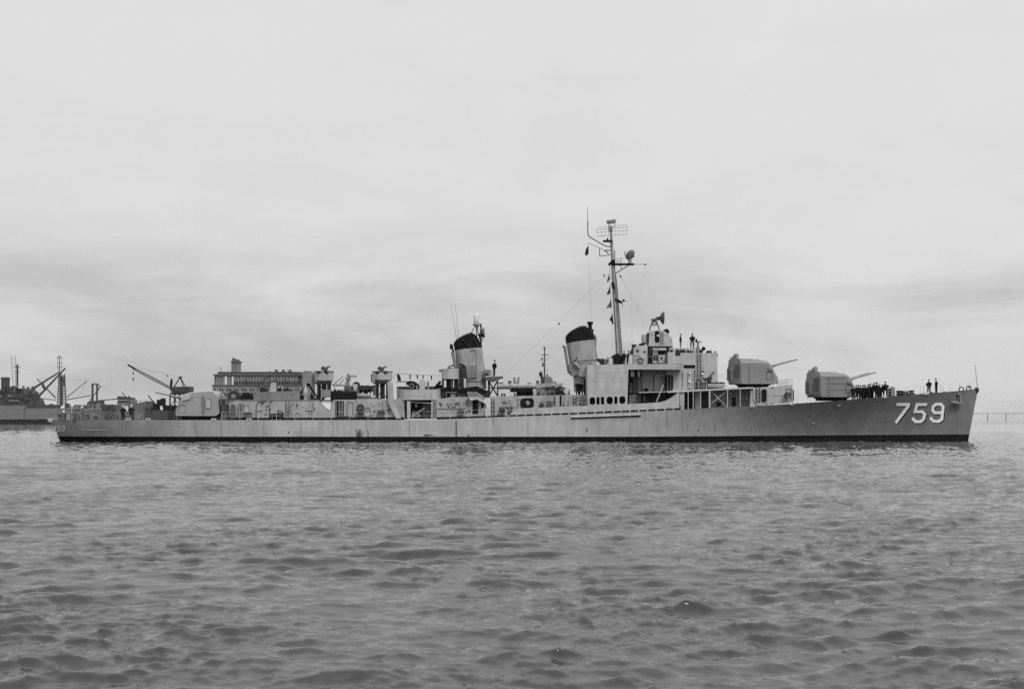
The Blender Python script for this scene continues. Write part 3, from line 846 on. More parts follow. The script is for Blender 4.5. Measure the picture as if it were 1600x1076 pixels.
# vents and pipes crowding the after end
for x0, x1, t in ((359.5, 367, 631), (372, 375.5, 629), (376.5, 380, 629.5)):
    mm = MB(); mm.pp([(x0, 653), (x0, t+3), (x0+(x1-x0)*.3, t), (x1-(x1-x0)*.3, t), (x1, t+3), (x1, 653)], AD-.4, AD+.3); mm.build('vent_trunk', M['mid'] if x0 > 370 else M['dim'], ah, bevel=.03)
reel(ah, 352, 650, 4.5, AD-.2, .6, None, 'hose_reel'); reel(ah, 363.5, 649.5, 4.4, AD-.7, .5, None, 'hose_reel')
locker(ah, 381.5, 392, 644.5, 653.5, AD-.7, .6, M['dim'])
kid(ah, 'end_bulkhead', M['dim'], lambda q: q.pb(346, 359, 632, 655, -2.6, 2.6))
# big cable drum lying by the wall
def drum(q):
    a, b = S3(421.5, 650, AD-.75), S3(441, 648.5, AD-.75)
    q.tube(a, b, .30, .34, 16); q.tube(b-Vector((.05, 0, 0)), b+Vector((.10, 0, 0)), .42, .42, 16); q.tube(b-Vector((.55, 0, 0)), b-Vector((.45, 0, 0)), .40, .40, 16)
kid(ah, 'cable_drum', M['gear_and_shade'], drum, smooth=True)
kid(ah, 'drum_cradle', M['dim'], lambda q: (q.pb(424, 426, 651, 655, AD-1, AD-.5), q.pb(437, 439, 651, 655, AD-1, AD-.5)))
kid(ah, 'ammunition_hatch', M['mid'], lambda q: q.holed(rrect(SX(460.5, AD), SX(469, AD), SZ(653, AD), SZ(644.5, AD), .25), [rrect(SX(461.2, AD), SX(468.3, AD), SZ(652.3, AD), SZ(645.2, AD), .2)], AD-.05, AD+.02))
# on the roof: reel, covered gun, shield, director pedestal
rz_ = SZ(625, AD)
def roof_reel(q):
    p = S3(366, 618.6, -3.4); q.lathe((p.x, p.y, p.z), [(.62, -.5), (.66, -.45), (.66, .45), (.62, .5)], 'y', 20)
rr = kid(ah, 'rope_drum', M['gear_and_shade'], roof_reel, smooth=True)
kid(rr, 'drum_hub', M['mid'], lambda q: q.lathe((S3(366, 618.6, -3.4).x, -3.93, S3(366, 618.6, -3.4).z), [(.28, 0), (.28, .1)], 'y', 16))
kid(rr, 'drum_stand', M['mid'], lambda q: (q.pb(358, 361, 613, 625, -3.3, -2.4), q.pb(371, 374, 615, 625, -3.3, -2.4)))
for py in (613.5, 618, 622): kid(ah, 'platform_beam', M['mid'], lambda q: q.pb(343.5, 358, py, py+1.4, -3.0, 1.5))
kid(ah, 'platform_stanchion', M['mid'], lambda q: [q.tube(S3(px, 612, -2.9), S3(px, 632, -2.9), .06) for px in (345.5, 356.5)])
kid(ah, 'canvas_cover', M['canvas'], lambda q: q.pp([(374, 625.2), (376, 618), (380, 612.5), (386, 613), (394, 615.5), (404, 620.5), (408, 625.2)], -3.2, -1.6), bevel=.12)
def shield(q):
    pts = [(394, 616), (402, 613.5), (412, 612.2), (440, 611.2), (468, 610.2)]
    up = [S3(a, b, -3.6 + .9*abs(i-2)/2*.5) for i, (a, b) in enumerate(pts)]
    for a, b in zip(up[:-1], up[1:]):
        q.add([(a.x, a.y, rz_), (b.x, b.y, rz_), b, a, (a.x, a.y+.06, rz_), (b.x, b.y+.06, rz_), (b.x, b.y+.06, b.z), (a.x, a.y+.06, a.z)], [(0, 1, 2, 3), (7, 6, 5, 4), (3, 2, 6, 7)])
gs = kid(ah, 'splinter_shield', M['mid'], shield)
kid(gs, 'shield_return', M['mid'], lambda q: (q.pb(467.3, 468.2, 610.2, 625, -3.15, 2.5), q.pb(394, 395, 616.3, 625, -3.1, 2.5)))
kid(ah, 'director_pedestal', M['house'], lambda q: q.pp([(421.5, 612), (422.5, 600), (424, 597.5), (429.5, 597.5), (431, 612)], -2.4, -1.5), bevel=.03)
kid(ah, 'director_pedestal', M['house'], lambda q: q.pp([(434, 612), (434.5, 604), (440, 602), (441, 612)], -2.0, -1.2), bevel=.03)
def lattice_pole(q):
    q.pt(419, 612, -1.5, 421.5, 582, -1.5, .06); q.pt(416, 612, -1.5, 418, 590, -1.5, .05)
    q.pt(414.5, 590, -1.5, 422, 589, -1.5, .05); q.pt(418, 596, -1.5, 425, 605, -1.5, .05); q.pb(419.8, 423, 580, 584.5, -1.7, -1.3); q.pb(414, 418, 588, 592, -1.7, -1.3)
kid(ah, 'sight_pole', M['dim'], lattice_pole)
for px, py in ((409, 605), (436, 606), (446, 607)):
    kid(ah, 'ready_gear', M['gear_and_shade'], lambda q: (q.pb(px-3, px+4, py, 613, -2.2, -1.2), q.pt(px, py+2, -2.4, px-12 if px < 420 else px+4, py-3.5, -2.4, .07)))
def aframe(q):
    for yy in (-2.6, -1.6):
        q.pt(481.5, 599.5, -2.1, 462.5, 624, yy, .14, .12); q.pt(481.5, 599.5, -2.1, 498, 624, yy, .14, .12)
    q.pb(479, 484, 598.6, 601, -2.4, -1.8)
kid(ah, 'boat_davit_frame', M['black'], aframe)
kid(ah, 'deck_davit', M['house'], lambda q: q.lathe(S3(477.5, 625, -2.9), [(.22, 0), (.20, .5), (.30, .75), (.30, 1.2), (.12, 1.5), (.05, 2.0)], n=14), smooth=True)
kid(ah, 'tarpaulin', M['canvas'], lambda q: q.pp([(455, 625.2), (462, 620), (472, 616.5), (476, 625.2)], -2.6, -1.2), bevel=.1)
kid(ah, 'stowed_gear', M['gear_and_shade'], lambda q: [q.pb(x, x+3, 620+random.random()*2, 625, -2.4, -1.6) for x in (485, 489, 493)])
# white canvas screen and the box beside it
m = MB(); m.pb(516.5, 556, 624.4, 655, AD-.1, 3.9)
ab = m.build('torpedo_workshop', M['aftp'], ship, bevel=.03); base_strip(ab, 516.5, 556, AD-.1, 654.4, .22)
kid(ab, 'canvas_screen', M['sheet'], lambda q: q.pp([(502.5, 627), (510, 620.5), (516.2, 620.5), (516.2, 641), (509, 637), (502.5, 630)], AD-.06, AD-.03))
kid(ab, 'shelter_panel', M['mid'], lambda q: q.pb(501.3, 516.3, 608.6, 620.3, AD-.1, AD+1.2))
pipe(ab, [(500, 624.6), (521, 625.2)], AD-.2, .06, M['black'])
opening(ab, 524, 537.5, 626, 652.5, AD-.1, .05, 'doorway')
for x in (525.3, 529.5, 535.5): kid(ab, 'door_jamb', M['mid'], lambda q: q.pb(x-.5, x+.6, 626, 652, AD-.2, AD-.14))
kid(ab, 'stowed_stores', M['dim'], lambda q: q.pb(530, 535, 628, 651, AD-.17, AD-.14))
def bolted(q):
    q.holed(rrect(SX(541.3, AD), SX(552.5, AD), SZ(651.5, AD), SZ(627.5, AD), .2), [rrect(SX(542.4, AD), SX(551.4, AD), SZ(650.5, AD), SZ(628.5, AD), .15)], AD-.16, AD-.09)
    for i in range(9):
        for px in (543.2, 550.6): q.pc(px, 630+i*2.5, .45, AD-.15, AD-.09, 8)
kid(ab, 'bolted_plate', M['mid'], bolted)
locker(ab, 527, 544, 650.3, 654.5, AD-.8, .5, M['gear_and_shade'])
# black canvas screen above it
kid(ab, 'black_canvas_dodger', M['canvas'], lambda q: q.pp([(516.5, 624.2), (516.5, 611.8), (522, 610), (530, 611.2), (545, 611.5), (555.5, 610.8), (556, 624.2)], AD+.2, AD+1.6), bevel=.05)
# covered gun on top: long cradle and barrels pointing aft
def stowed_gun(q):
    q.pt(519, 601.5, -1.2, 543, 602, -1.2, .10); q.pt(520, 601, -1.2, 536, 588.5, -1.2, .05); q.pt(529, 601.5, -.8, 537.5, 592.5, -.8, .045); q.pt(527, 600, -1.2, 524, 596, -1.2, .04)
    q.pb(542, 545.5, 583.5, 606, -1.4, -.9); q.pb(540, 547, 589, 594, -1.5, -.8); q.pt(545, 587.5, -1.2, 557, 587.5, -1.2, .09); q.pb(554, 556.5, 586.3, 589, -1.4, -1.0)
    q.pt(543, 596, -1.2, 549, 607, -1.2, .08); q.pt(541, 596, -1.2, 538, 610, -1.2, .09)
gmo = kid(ab, 'stowed_gun_mounting', M['gun'], stowed_gun)
kid(gmo, 'gun_shield', M['house'], lambda q: q.pp([(549, 609), (549, 600), (552.5, 597.8), (558.5, 597.2), (560, 601), (558, 612)], -1.6, -.2), bevel=.05)
kid(gmo, 'shield_cap', M['canvas'], lambda q: q.pp([(551, 599), (553.5, 597), (557, 596), (559.8, 598), (560.3, 604), (559, 604), (558.8, 599)], -1.64, -.1))
kid(gmo, 'gun_pedestal', M['dim'], lambda q: q.pb(538, 552, 603, 612, -1.6, -.2))
# wall forward of it
m = MB(); m.pb(556.3, 632, 623.4, 654.5, AD+.15, 3.8)
aw = m.build('midship_deckhouse', M['aftp'], ship, bevel=.03); base_strip(aw, 556.3, 632, AD+.15, 654, .22)
YW = AD+.15
door(aw, 570.5, 578.5, 636, 650.5, YW)
kid(aw, 'life_ring', M['mid'], lambda q: q.ring(S3(574.4, 640, YW-.09), .2, .05))
def stack_gear(q):
    q.ring(S3(563.2, 637, YW-.2), .36, .10, 'y', 18); q.pp([(558.5, 653), (559.5, 641), (563, 638), (567, 642), (568.5, 650), (563, 654)], YW-.5, YW-.05)
kid(aw, 'coiled_hose', M['gear_and_shade'], stack_gear)
reel(aw, 594.5, 647, 4.6, YW-.4, .5, None, 'hose_reel')
kid(aw, 'reel_hood', M['dim'], lambda q: q.pb(589.5, 600, 641.5, 643, YW-.8, YW))
for x, y_, r in ((578.8, 630, .9), (583, 634, .9), (605, 633, .9)): porthole(aw, x, y_, r, YW-.01)
pipe(aw, [(590, 640.5), (613, 640.5)], YW-.05, .035); pipe(aw, [(560, 647), (617, 647.5)], YW-.25, .02, M['pale'])
# depth charge throwers and gear crowding the roof between the two tubs
def roof_mess(q):
    rg = random.Random(4)
    for i in range(22):
        x = 558+rg.random()*27; t = 601+rg.random()*8; w = 1+rg.random()*4
        q.pb(x, x+w, t, t+3+rg.random()*9, -2.5+rg.random()*2, -.3+rg.random())
    for i in range(5): q.pc(563+i*5, 606+rg.random()*2, 2.6, -2.8, -2.0, 12)
kid(aw, 'hedgehog_rack', M['gear_and_shade'], roof_mess)
kid(aw, 'stowed_tube', M['mid'], lambda q: q.tube(S3(559, 618, -3.2), S3(580, 618.5, -3.2), .30, .26, 14), smooth=True)
kid(aw, 'roof_coaming', M['dim'], lambda q: (q.pb(557, 590, 621, 623.5, -3.6, 1), q.pb(557, 561, 608, 623, -3.0, -1)))
kid(aw, 'stanchion', M['mid'], lambda q: [q.pt(px, 623, -3, px, 604, -3, .06) for px in (583.5, 586.3)])
# raised director tubs on braced legs
def director_tub(x0, x1, yt, yb, foot, face, name, dx):
    yc = -1.6; c = SX((x0+x1)/2, yc); rad = (SX(x1, yc)-SX(x0, yc))/2; z0, z1, zf = SZ(yb, yc), SZ(yt, yc), SZ(foot, yc)
    m = MB(); n = 8
    ring_ = lambda r, z: [(c+r*math.cos(2*math.pi*(i+.5)/n)/math.cos(math.pi/n)*1.0, yc+r*math.sin(2*math.pi*(i+.5)/n)/math.cos(math.pi/n), z) for i in range(n)]
    for r, z in ((rad*.80, z0), (rad*.97, z0+.18), (rad, z1), (rad-.06, z1), (rad*.9, z0+.2)): m.v += ring_(r, z)
    for j in range(4):
        for i in range(n): m.f.append((j*n+i, j*n+(i+1) % n, (j+1)*n+(i+1) % n, (j+1)*n+i)); m.m.append(0)
    m.f.append(tuple(range(n-1, -1, -1))); m.m.append(0); m.f.append(tuple(4*n+i for i in range(n))); m.m.append(0)
    o = m.build(name, M['house'], ship)
    for sx in (-.55, .55):
        for sy in (-.8, .8): kid(o, 'tub_leg', M['gear_and_shade'], lambda q: q.tube((c+sx*rad, yc+sy, zf), (c+sx*rad, yc+sy, z0+.05), .13, n=8))
    kid(o, 'tub_skirt', M['gear_and_shade'], lambda q: q.box(c-rad*.72, c+rad*.72, yc-.95, yc+.95, z0-.28, z0+.0))
    kid(o, 'tub_rim', M['dim'], lambda q: [q.tube(ring_(rad+.02, z1)[i], ring_(rad+.02, z1)[(i+1) % n], .05) for i in range(n)])
    kid(o, 'rim_brackets', M['black'], lambda q: [q.prism([(c+s-.35, z1-.01), (c+s+.35, z1-.01), (c+s, z1-.32)], yc-rad-.07, yc-rad+.06) for s in (-rad*.42, rad*.42)])
    kid(o, 'brace', M['gear_and_shade'], lambda q: (q.tube((c-.5*rad, yc-.8, zf), (c+.5*rad, yc-.8, z0), .05), q.tube((c+.5*rad, yc-.8, zf), (c-.5*rad, yc-.8, z0), .05), q.box(c-.25, c+.25, yc-.3, yc+.5, zf, z0-.2)))
    kid(o, 'voice_tube', M['dim'], lambda q: q.path([(c-rad-.12, yc-.2, z1-.3), (c-rad-.12, yc-.2, z0), (c-rad+.5, yc-.2, z0-.4)], .09, 8))
    d = MB(); d.lathe((c+dx, yc, z1-.2), [(.22, 0), (.22, .35), (.12, .4)], n=10); d.box(c+dx-.42, c+dx+.30, yc-.4, yc+.35, z1+.18, z1+.52)
    d.tube((c+dx-.5, yc-.3, z1+.35), (c+dx+.65, yc-.3, z1+.62), .07); d.box(c+dx+.35, c+dx+.66, yc-.45, yc-.1, z1+.48, z1+.66); d.lathe((c+dx-.2, yc-.42, z1+.5), [(.17, -.05), (.17, .05)], 'y', 12)
    d.build('gun_director', M['dim'], o)
    return o
director_tub(492, 520.5, 580.3, 596.5, 624, None, 'director_tub', .15)
director_tub(582.5, 612.5, 580.6, 595.5, 623, None, 'director_tub', -.1)
# bent duct running down beside the second tub
m = MB(); m.pp([(605, 596.5), (609, 595), (613, 597), (614.5, 626.5), (626.5, 653.8), (619, 654.2), (606.5, 629.5)], AD-.35, AD+.35)
m.build('bent_vent_duct', M['house'], ship, bevel=.04)

# ------------------------------------------------------------------ quadruple gun platform with its curved shield
def gun_platform():
    base = empty('gun_platform', (SX(653, -2), -2, 0)); base.parent = ship
    off = -Vector(base.location)
    yc = 0.6; c = SX(653.5, -3.9); rx = SX(690, -3.6)-c; ry = 5.2; z0 = SZ(624.6, -4.4)
    n = 26; a0, a1 = R(200), R(340)
    ml = MB(); pr = []
    for i in range(n+1):
        t = a0+(a1-a0)*i/n; u = (i/n*2-1)
        pr.append((c+rx*math.sin(u*math.pi/2*.999), yc-ry*math.cos(u*math.pi/2*.92)**.55, SZ(608.6, -4.2)+(SZ(602.8, -4)-SZ(608.6, -4.2))*abs(u)**3.2))
    for (x0, y0, h0), (x1, y1, h1) in zip(pr[:-1], pr[1:]):
        ml.add([(x0, y0, z0), (x1, y1, z0), (x1, y1, h1), (x0, y0, h0), (x0*.995+c*.005, y0+.07, z0), (x1*.995+c*.005, y1+.07, z0), (x1*.995+c*.005, y1+.07, h1), (x0*.995+c*.005, y0+.07, h0)],
               [(0, 1, 2, 3), (7, 6, 5, 4), (3, 2, 6, 7), (4, 5, 1, 0)])
    o = ml.build('curved_shield', M['house'], base, smooth=True); o.location = off
    fl = MB(); fl.v = [(x, y, z0+.01) for x, y, _ in pr] + [(c, yc+2, z0+.01)]; fl.f = [(i, i+1, n+1) for i in range(n)]; fl.m = [0]*n
    fo = fl.build('platform_floor', M['dim'], base); fo.location = off
    def k2(name, mat, fn, **k):
        q = kid(base, name, mat, fn, **k); q.location = off; return q
    k2('far_shield', M['gear_and_shade'], lambda q: q.pb(620, 688, 603.5, 624, 1.5, 1.6))
    # quadruple mount: pale hopper, black breeches, barrels lying aft
    k2('gun_hopper', M['house'], lambda q: q.pp([(655, 609), (655.3, 594.5), (657.5, 592.3), (662, 592.3), (663.8, 595), (664, 609)], -2.2, -1.2), bevel=.04)
    k2('gun_hopper', M['mid'], lambda q: q.pp([(667, 609), (667, 596.5), (669.8, 595.3), (670.5, 609)], -2.0, -1.4), bevel=.04)
    for yy in (-2.0, -1.5): 
        k2('gun_barrel', M['gun'], lambda q: (q.tube(S3(638, 596.4, yy), S3(620, 595.8, yy), .075), q.tube(S3(623, 595.9, yy), S3(619.6, 595.8, yy), .11)))
    k2('breech_group', M['black'], lambda q: (q.pp([(634, 600), (635.5, 596), (640, 594.8), (647, 595.5), (654, 600), (654.5, 609), (644, 609), (641, 604)], -2.3, -1.2), q.pc(643.2, 602.8, 4.4, -2.5, -2.3)))
    k2('elevating_arc', M['mid'], lambda q: (q.ring(S3(643.5, 603, -2.55), .25, .06), q.pb(650, 653, 602, 608, -2.5, -2.3)))
    k2('canvas_heap', M['canvas'], lambda q: q.pp([(676, 609), (680, 604), (685, 602), (690, 600), (692, 610)], -1.8, -.4), bevel=.08)
    # supporting house underneath
    k2('support_recess', M['gear_and_shade'], lambda q: q.pb(631, 676, 625, 654, -2.2, 2.5))
    k2('support_pillar', M['house'], lambda q: q.pb(635.8, 641.2, 626.5, 653.6, AD-.3, AD+.2), bevel=.02)
    k2('support_pillar', M['house'], lambda q: q.pb(673.8, 676.2, 626.5, 653.2, AD-.3, AD-.1))
    k2('support_beam', M['house'], lambda q: q.pp([(641, 627.2), (676, 629.4), (676, 630.6), (641, 628.4)], AD-.28, AD-.1))
    k2('diagonal_brace', M['house'], lambda q: q.tube(S3(643, 650.5, AD-.2), S3(664, 637, AD-.2), .06))
    k2('stores_box', M['mid'], lambda q: (q.pb(660, 673.8, 630, 653, -2.35, -1.9), q.pb(643, 651, 643, 652, -3.2, -2.5), q.pb(651, 657, 645, 652, -3.4, -2.5)))
    k2('hanging_lamp', M['white'], lambda q: q.pb(649.3, 651.3, 630.8, 636, -3.2, -3.0))
    return base
gun_platform()
kid(ship, 'lagged_trunk', M['mid'], lambda q: q.pb(676.4, 682, 625.5, 653, AD, -2))

# guard rails along the open main deck, and the small fittings that crowd every wall
deck_rail(346, 632, M['raill'], 2.3, wires=2)
deck_rail(645, 790, M['raill'], 2.3, wires=2)
def fittings(parent, x0, x1, y0, y1, yw, n, seed):
    g = random.Random(seed)
    for i in range(n):
        x = g.uniform(x0, x1); y = g.uniform(y0, y1); k = g.random(); mt_ = M[g.choice(('dim', 'gear_and_shade', 'mid', 'mid', 'pale'))]
        if k < .35: kid(parent, 'wall_box', mt_, lambda q: q.pb(x, x+g.uniform(1, 2.6), y, y+g.uniform(1, 3), yw-.16, yw-.005))
        elif k < .65:
            h = g.uniform(5, 14); kid(parent, 'wall_pipe', mt_, lambda q: q.pt(x, y, yw-.06, x, min(y+h, y1+3), yw-.06, .035, None, 6))
        elif k < .85:
            w = g.uniform(4, 12); kid(parent, 'wall_conduit', mt_, lambda q: q.pt(x, y, yw-.05, min(x+w, x1), y+g.uniform(-.3, .3), yw-.05, .028, None, 6))
        else: kid(parent, 'wall_lamp', mt_, lambda q: q.pc(x, y, g.uniform(.6, 1.1), yw-.14, yw-.005, 10))
fittings(ah, 400, 496, 627, 651, AD, 26, 1)
fittings(ab, 554, 555.5, 627, 651, AD-.1, 3, 2)
fittings(aw, 580, 628, 626, 651, YW, 18, 3)
def roof_clutter(parent, x0, x1, yb, h, yn, n, seed):
    g = random.Random(seed)
    for i in range(n):
        x = g.uniform(x0, x1); w = g.uniform(1, 3.5); t = yb-g.uniform(2, h); mt_ = M[g.choice(('dim', 'gear_and_shade', 'gear_and_shade', 'mid'))]
        if g.random() < .6: kid(parent, 'roof_fitting', mt_, lambda q: q.pb(x, x+w, t, yb+.3, yn, yn+.7))
        else: kid(parent, 'roof_pipe', mt_, lambda q: q.pt(x, yb+.3, yn, x+g.uniform(-2, 2), t-3, yn, .05, None, 6))
roof_clutter(ah, 398, 455, 612, 6, -1.2, 14, 5)
roof_clutter(ah, 484, 500, 625, 9, -1.0, 8, 6)
roof_clutter(aw, 557, 588, 612, 9, -1.4, 12, 7)
roof_clutter(ab, 518, 556, 611.5, 5, -1.8, 10, 8)

# ------------------------------------------------------------------ amidships: second funnel and the house under it
MD = -4.0
m = MB()
m.pp([(682, 624), (705, 620), (731, 620), (731, 625), (739, 625), (745, 623.5), (758, 630.5), (758, 651), (766.5, 651), (766.5, 619.5), (918, 616), (918, 641), (800, 650.5), (682, 653.6)], MD, 3.9)
mh = m.build('funnel_deckhouse', M['aftp'], ship, bevel=.02)
kid(mh, 'base_strip', M['black'], lambda q: q.pp([(682, 651.6), (800, 648.5), (800, 651.5), (682, 655)], MD-.03, MD+.1))
kid(mh, 'sloped_hood', M['house'], lambda q: q.pp([(731, 620), (752, 620), (758, 630.5), (745, 623.6), (731, 621.5)], MD-.8, MD+.05))
opening(mh, 738.3, 747, 624.5, 646.8, MD, .05)
opening(mh, 752, 756.5, 628.5, 637, MD, .05, 'vent_opening')
for x, y_, r in ((714.6, 630.4, 1.9), (701, 634.8, 1.4), (733.2, 641.5, 2.0), (788, 627.3, 2.4), (686, 629.5, .8), (691, 645, .8), (795, 629.5, .9), (798, 633.7, 1.0)): porthole(mh, x, y_, r, MD-.01)
reel(mh, 719.8, 643.0, 4.6, MD-.5, .5, None, 'hose_reel')
ladder(mh, 767.5, 772, 622.5, 648.5, MD-.05, .42, .045, M['gear_and_shade'])
kid(mh, 'grey_locker', M['pale'], lambda q: (q.pb(758.2, 766, 638, 650, MD-.35, MD)))
for px in (731, 745, 728): pipe(mh, [(px, 625), (px, 634)], MD-.05, .03)
pipe(mh, [(682, 638.5), (727, 638.3)], MD-.06, .03)
m = MB(); m.prism(rrect(SX(813.5, MD), SX(833.4, MD), SZ(636.6, MD), SZ(622.7, MD), .35), MD-.03, MD+.02)
ow = m.build('store_opening', M['black'], mh)
kid(ow, 'stowed_bundle', M['mid'], lambda q: q.lathe(S3(824.5, 630.5, MD-.1), [(.05, -.05), (.3, -.2), (.38, 0), (.22, .25), (.05, .3)], 'x', 12), smooth=True)
kid(ow, 'opening_rim', M['gear_and_shade'], lambda q: q.holed(rrect(SX(812.7, MD), SX(834.2, MD), SZ(637, MD), SZ(621.8, MD), .4), [rrect(SX(814, MD), SX(832.9, MD), SZ(636, MD), SZ(623.1, MD), .33)], MD-.10, MD-.035))
kid(mh, 'round_hood', M['dim'], lambda q: q.pp([(853.3, 635.6), (854, 630), (856, 626.5), (859, 625.2), (862, 626.5), (864, 635.6)], MD-.5, MD-.03), bevel=.05)
kid(mh, 'fire_plug', M['gear_and_shade'], lambda q: (q.pb(842.5, 849, 633, 635.8, MD-.4, MD-.03), q.pt(846, 634, MD-.2, 846, 627.5, MD-.2, .07), q.pb(843, 849.5, 630.5, 631.8, MD-.3, MD-.1)))
pipe(mh, [(866, 617.5), (866, 633)], MD-.06, .05); pipe(mh, [(876, 617.5), (876, 633)], MD-.06, .10, M['black'])
pipe(mh, [(809, 635.4), (809, 623)], MD-.06, .03); pipe(mh, [(779.5, 636.5), (803, 636)], MD-.05, .05)
kid(mh, 'low_basket', M['gear_and_shade'], lambda q: q.pp([(779.5, 638), (789.5, 638), (788, 645.5), (781.5, 645.5)], MD-.5, MD-.03), bevel=.04)
ladder(mh, 896, 900.3, 618, 633, MD-.05, .36, .04, M['gear_and_shade'])
kid(mh, 'plate_edge', M['mid'], lambda q: q.pb(880.5, 881.3, 617.5, 634, MD-.03, MD))
# funnel: oval trunk, black capped top, seams, panel, steam pipes
def funnel(name, sect, capline, parent, ylen):
    # sect: list of (x_left, x_right, py) from bottom up at depth yn
    base = empty(name, (SX((sect[0][0]+sect[0][1])/2, 0), 0, SZ(sect[0][2], 0))); base.parent = parent
    off = -Vector(base.location); n = 32
    def tube_of(sec, mat, nm, top_close=True, fn=None):
        m = MB()
        for a, b, py in sec:
            x0, x1 = SX(a, 0), SX(b, 0); c, rx = (x0+x1)/2, (x1-x0)/2
            for i in range(n):
                t = 2*math.pi*i/n; cs, sn = math.cos(t), math.sin(t)
                x = c+rx*math.copysign(abs(cs)**.72, cs); y = ylen*math.copysign(abs(sn)**.72, sn)
                z = SZ(py, 0) if not callable(py) else py(x)
                m.v.append((x, y, z))
        for j in range(len(sec)-1):
            for i in range(n): m.f.append((j*n+i, j*n+(i+1) % n, (j+1)*n+(i+1) % n, (j+1)*n+i)); m.m.append(0)
        if top_close: m.f.append(tuple((len(sec)-1)*n+i for i in range(n))); m.m.append(0)
        o = m.build(nm, mat, base, smooth=True); o.location = off; return o
    def k2(nm, mat, fn, **k):
        o = kid(base, nm, mat, fn, **k); o.location = off; return o
    return base, tube_of, k2
fb, ft, fk = funnel('funnel', [(721, 758, 606)], None, ship, 1.55)
l2 = lambda x: np.interp(x, [SX(710, 0), SX(753, 0)], [SZ(547.2, 0), SZ(542.8, 0)])
ft([(721, 760, 607), (717.5, 759.5, 595), (714, 757.5, 575), (710.6, 753.4, lambda x: l2(x))], M['stack'], 'funnel_casing')
capf = lambda x: np.interp(x, [SX(v, 0) for v in (709, 713, 722, 731, 737, 743, 747, 751.5)], [SZ(v, 0) for v in (537.5, 532.5, 526.8, 522.8, 521.2, 523, 528.5, 536)])
ft([(710.4, 753.6, lambda x: l2(x)-.02), (709.4, 752.9, lambda x: l2(x)+.45), (708.8, 751.6, lambda x: capf(x))], M['black'], 'funnel_cap')
fk('cap_rail', M['dim'], lambda q: q.path([S3(709.5, 535.5, -1.3), S3(714, 529.5, -1.3), S3(722, 524.5, -1.3), S3(733, 519.6, -1.3), S3(739, 519.8, -1.3)], .035))
fk('cap_stay', M['gear_and_shade'], lambda q: q.path([S3(716, 540, -1.75), S3(722, 530, -1.6), S3(733, 541, -1.75), S3(740, 526, -1.6), S3(747, 540, -1.7)], .035))
fk('access_panel', M['mid'], lambda q: q.pp([(728.6, 571.5), (743.8, 569.8), (744.2, 589.4), (730, 591.2)], -1.66, -1.52))
fk('panel_frame', M['dim'], lambda q: q.path([S3(728, 570.5, -1.67), S3(730, 592, -1.67), S3(745, 589.8, -1.67)], .03))
fk('seam', M['mid'], lambda q: q.path([S3(727.2, 546.5, -1.64), S3(728.2, 557, -1.62)], .03))
fk('seam', M['mid'], lambda q: q.path([S3(735, 547, -1.62), S3(744, 546, -1.6), S3(745.5, 602, -1.6)], .03))
fk('waist_band', M['mid'], lambda q: q.path([S3(718, 594.6, -1.60), S3(745, 595.2, -1.62), S3(757, 594.5, -1.3)], .05))
fk('steam_pipe', M['mid'], lambda q: (q.path([S3(715, 590, -1), S3(712.2, 575, -1), S3(707.3, 551, -1), S3(704.8, 551, -1)], .2, 10)), smooth=True)
fk('steam_pipe', M['gear_and_shade'], lambda q: (q.path([S3(711, 575, -.2), S3(707.6, 546, -.2), S3(703.5, 541, -.2)], .13, 8)), smooth=True)
fk('pipe_cowl', M['gear_and_shade'], lambda q: q.lathe(S3(705.5, 541.3, -.2), [(.3, -.22), (.34, 0), (.2, .2)], 'x', 12))
fk('side_trunk', M['gear_and_shade'], lambda q: q.pp([(716.5, 605), (718, 572), (726.5, 570.5), (728.2, 591), (728.2, 605)], -1.9, -.6))
fk('side_trunk_pipe', M['pale'], lambda q: q.tube(S3(726.2, 605.5, -2.1), S3(726.2, 591, -2.1), .17, n=10), smooth=True)
fk('trunk_cover', M['black'], lambda q: q.path([S3(716.8, 570.5, -1.9), S3(721, 568.7, -1.9), S3(726, 572, -1.9)], .1))
fk('funnel_skirt', M['black'], lambda q: q.pp([(690, 610.5), (690, 604.8), (727, 606), (745, 602.8), (760, 609.5), (760, 611.8), (731, 611.8)], -2.6, 2.6))
fk('uptake_house', M['gear_and_shade'], lambda q: q.pb(696, 764, 609.5, 620, -2.4, 2.4))
fk('uptake_front', M['mid'], lambda q: q.pp([(729, 612), (745, 612), (757, 620.2), (757, 624), (745, 622.5), (731, 620)], -3.2, -2.41), bevel=.1)
# beacon and receiver on the funnel's forward edge
fk('antenna_tripod', M['gear_and_shade'], lambda q: (q.pt(744, 505.5, 0, 736, 521, -.6, .05), q.pt(744, 505.5, 0, 750, 531, -.4, .06), q.pt(744, 505.5, 0, 744.8, 526, .6, .06), q.pt(739.5, 506.5, 0, 752.5, 506.2, 0, .06), q.pt(745, 511, 0, 738.5, 507, 0, .05), q.pt(746, 511, 0, 752, 507, 0, .05)))
fk('beacon_dome', M['pale'], lambda q: q.lathe(S3(744.2, 503.6, 0), [(.28, 0), (.33, .05), (.33, .85), (.27, .98), (.1, 1.05)], n=16), smooth=True)
fk('beacon_cone', M['mid'], lambda q: q.lathe(S3(744.5, 511.5, 0), [(.1, 0), (.27, .25), (.27, .5)], n=14))
fk('antenna_mast', M['black'], lambda q: (q.pt(751.5, 545, -.3, 751.3, 506, -.3, .10), q.pt(752, 534, -.3, 757.5, 524.5, -.3, .05), q.pt(746, 523, -.3, 758, 525, -.3, .07), q.pb(748, 757, 521, 526.5, -.6, 0)))
fk('receiver_dome', M['mid'], lambda q: (q.sphere(S3(754, 514.5, -.3), .27), q.lathe(S3(755, 523.5, -.3), [(.12, 0), (.2, .2), (.2, .5)], n=12)), smooth=True)
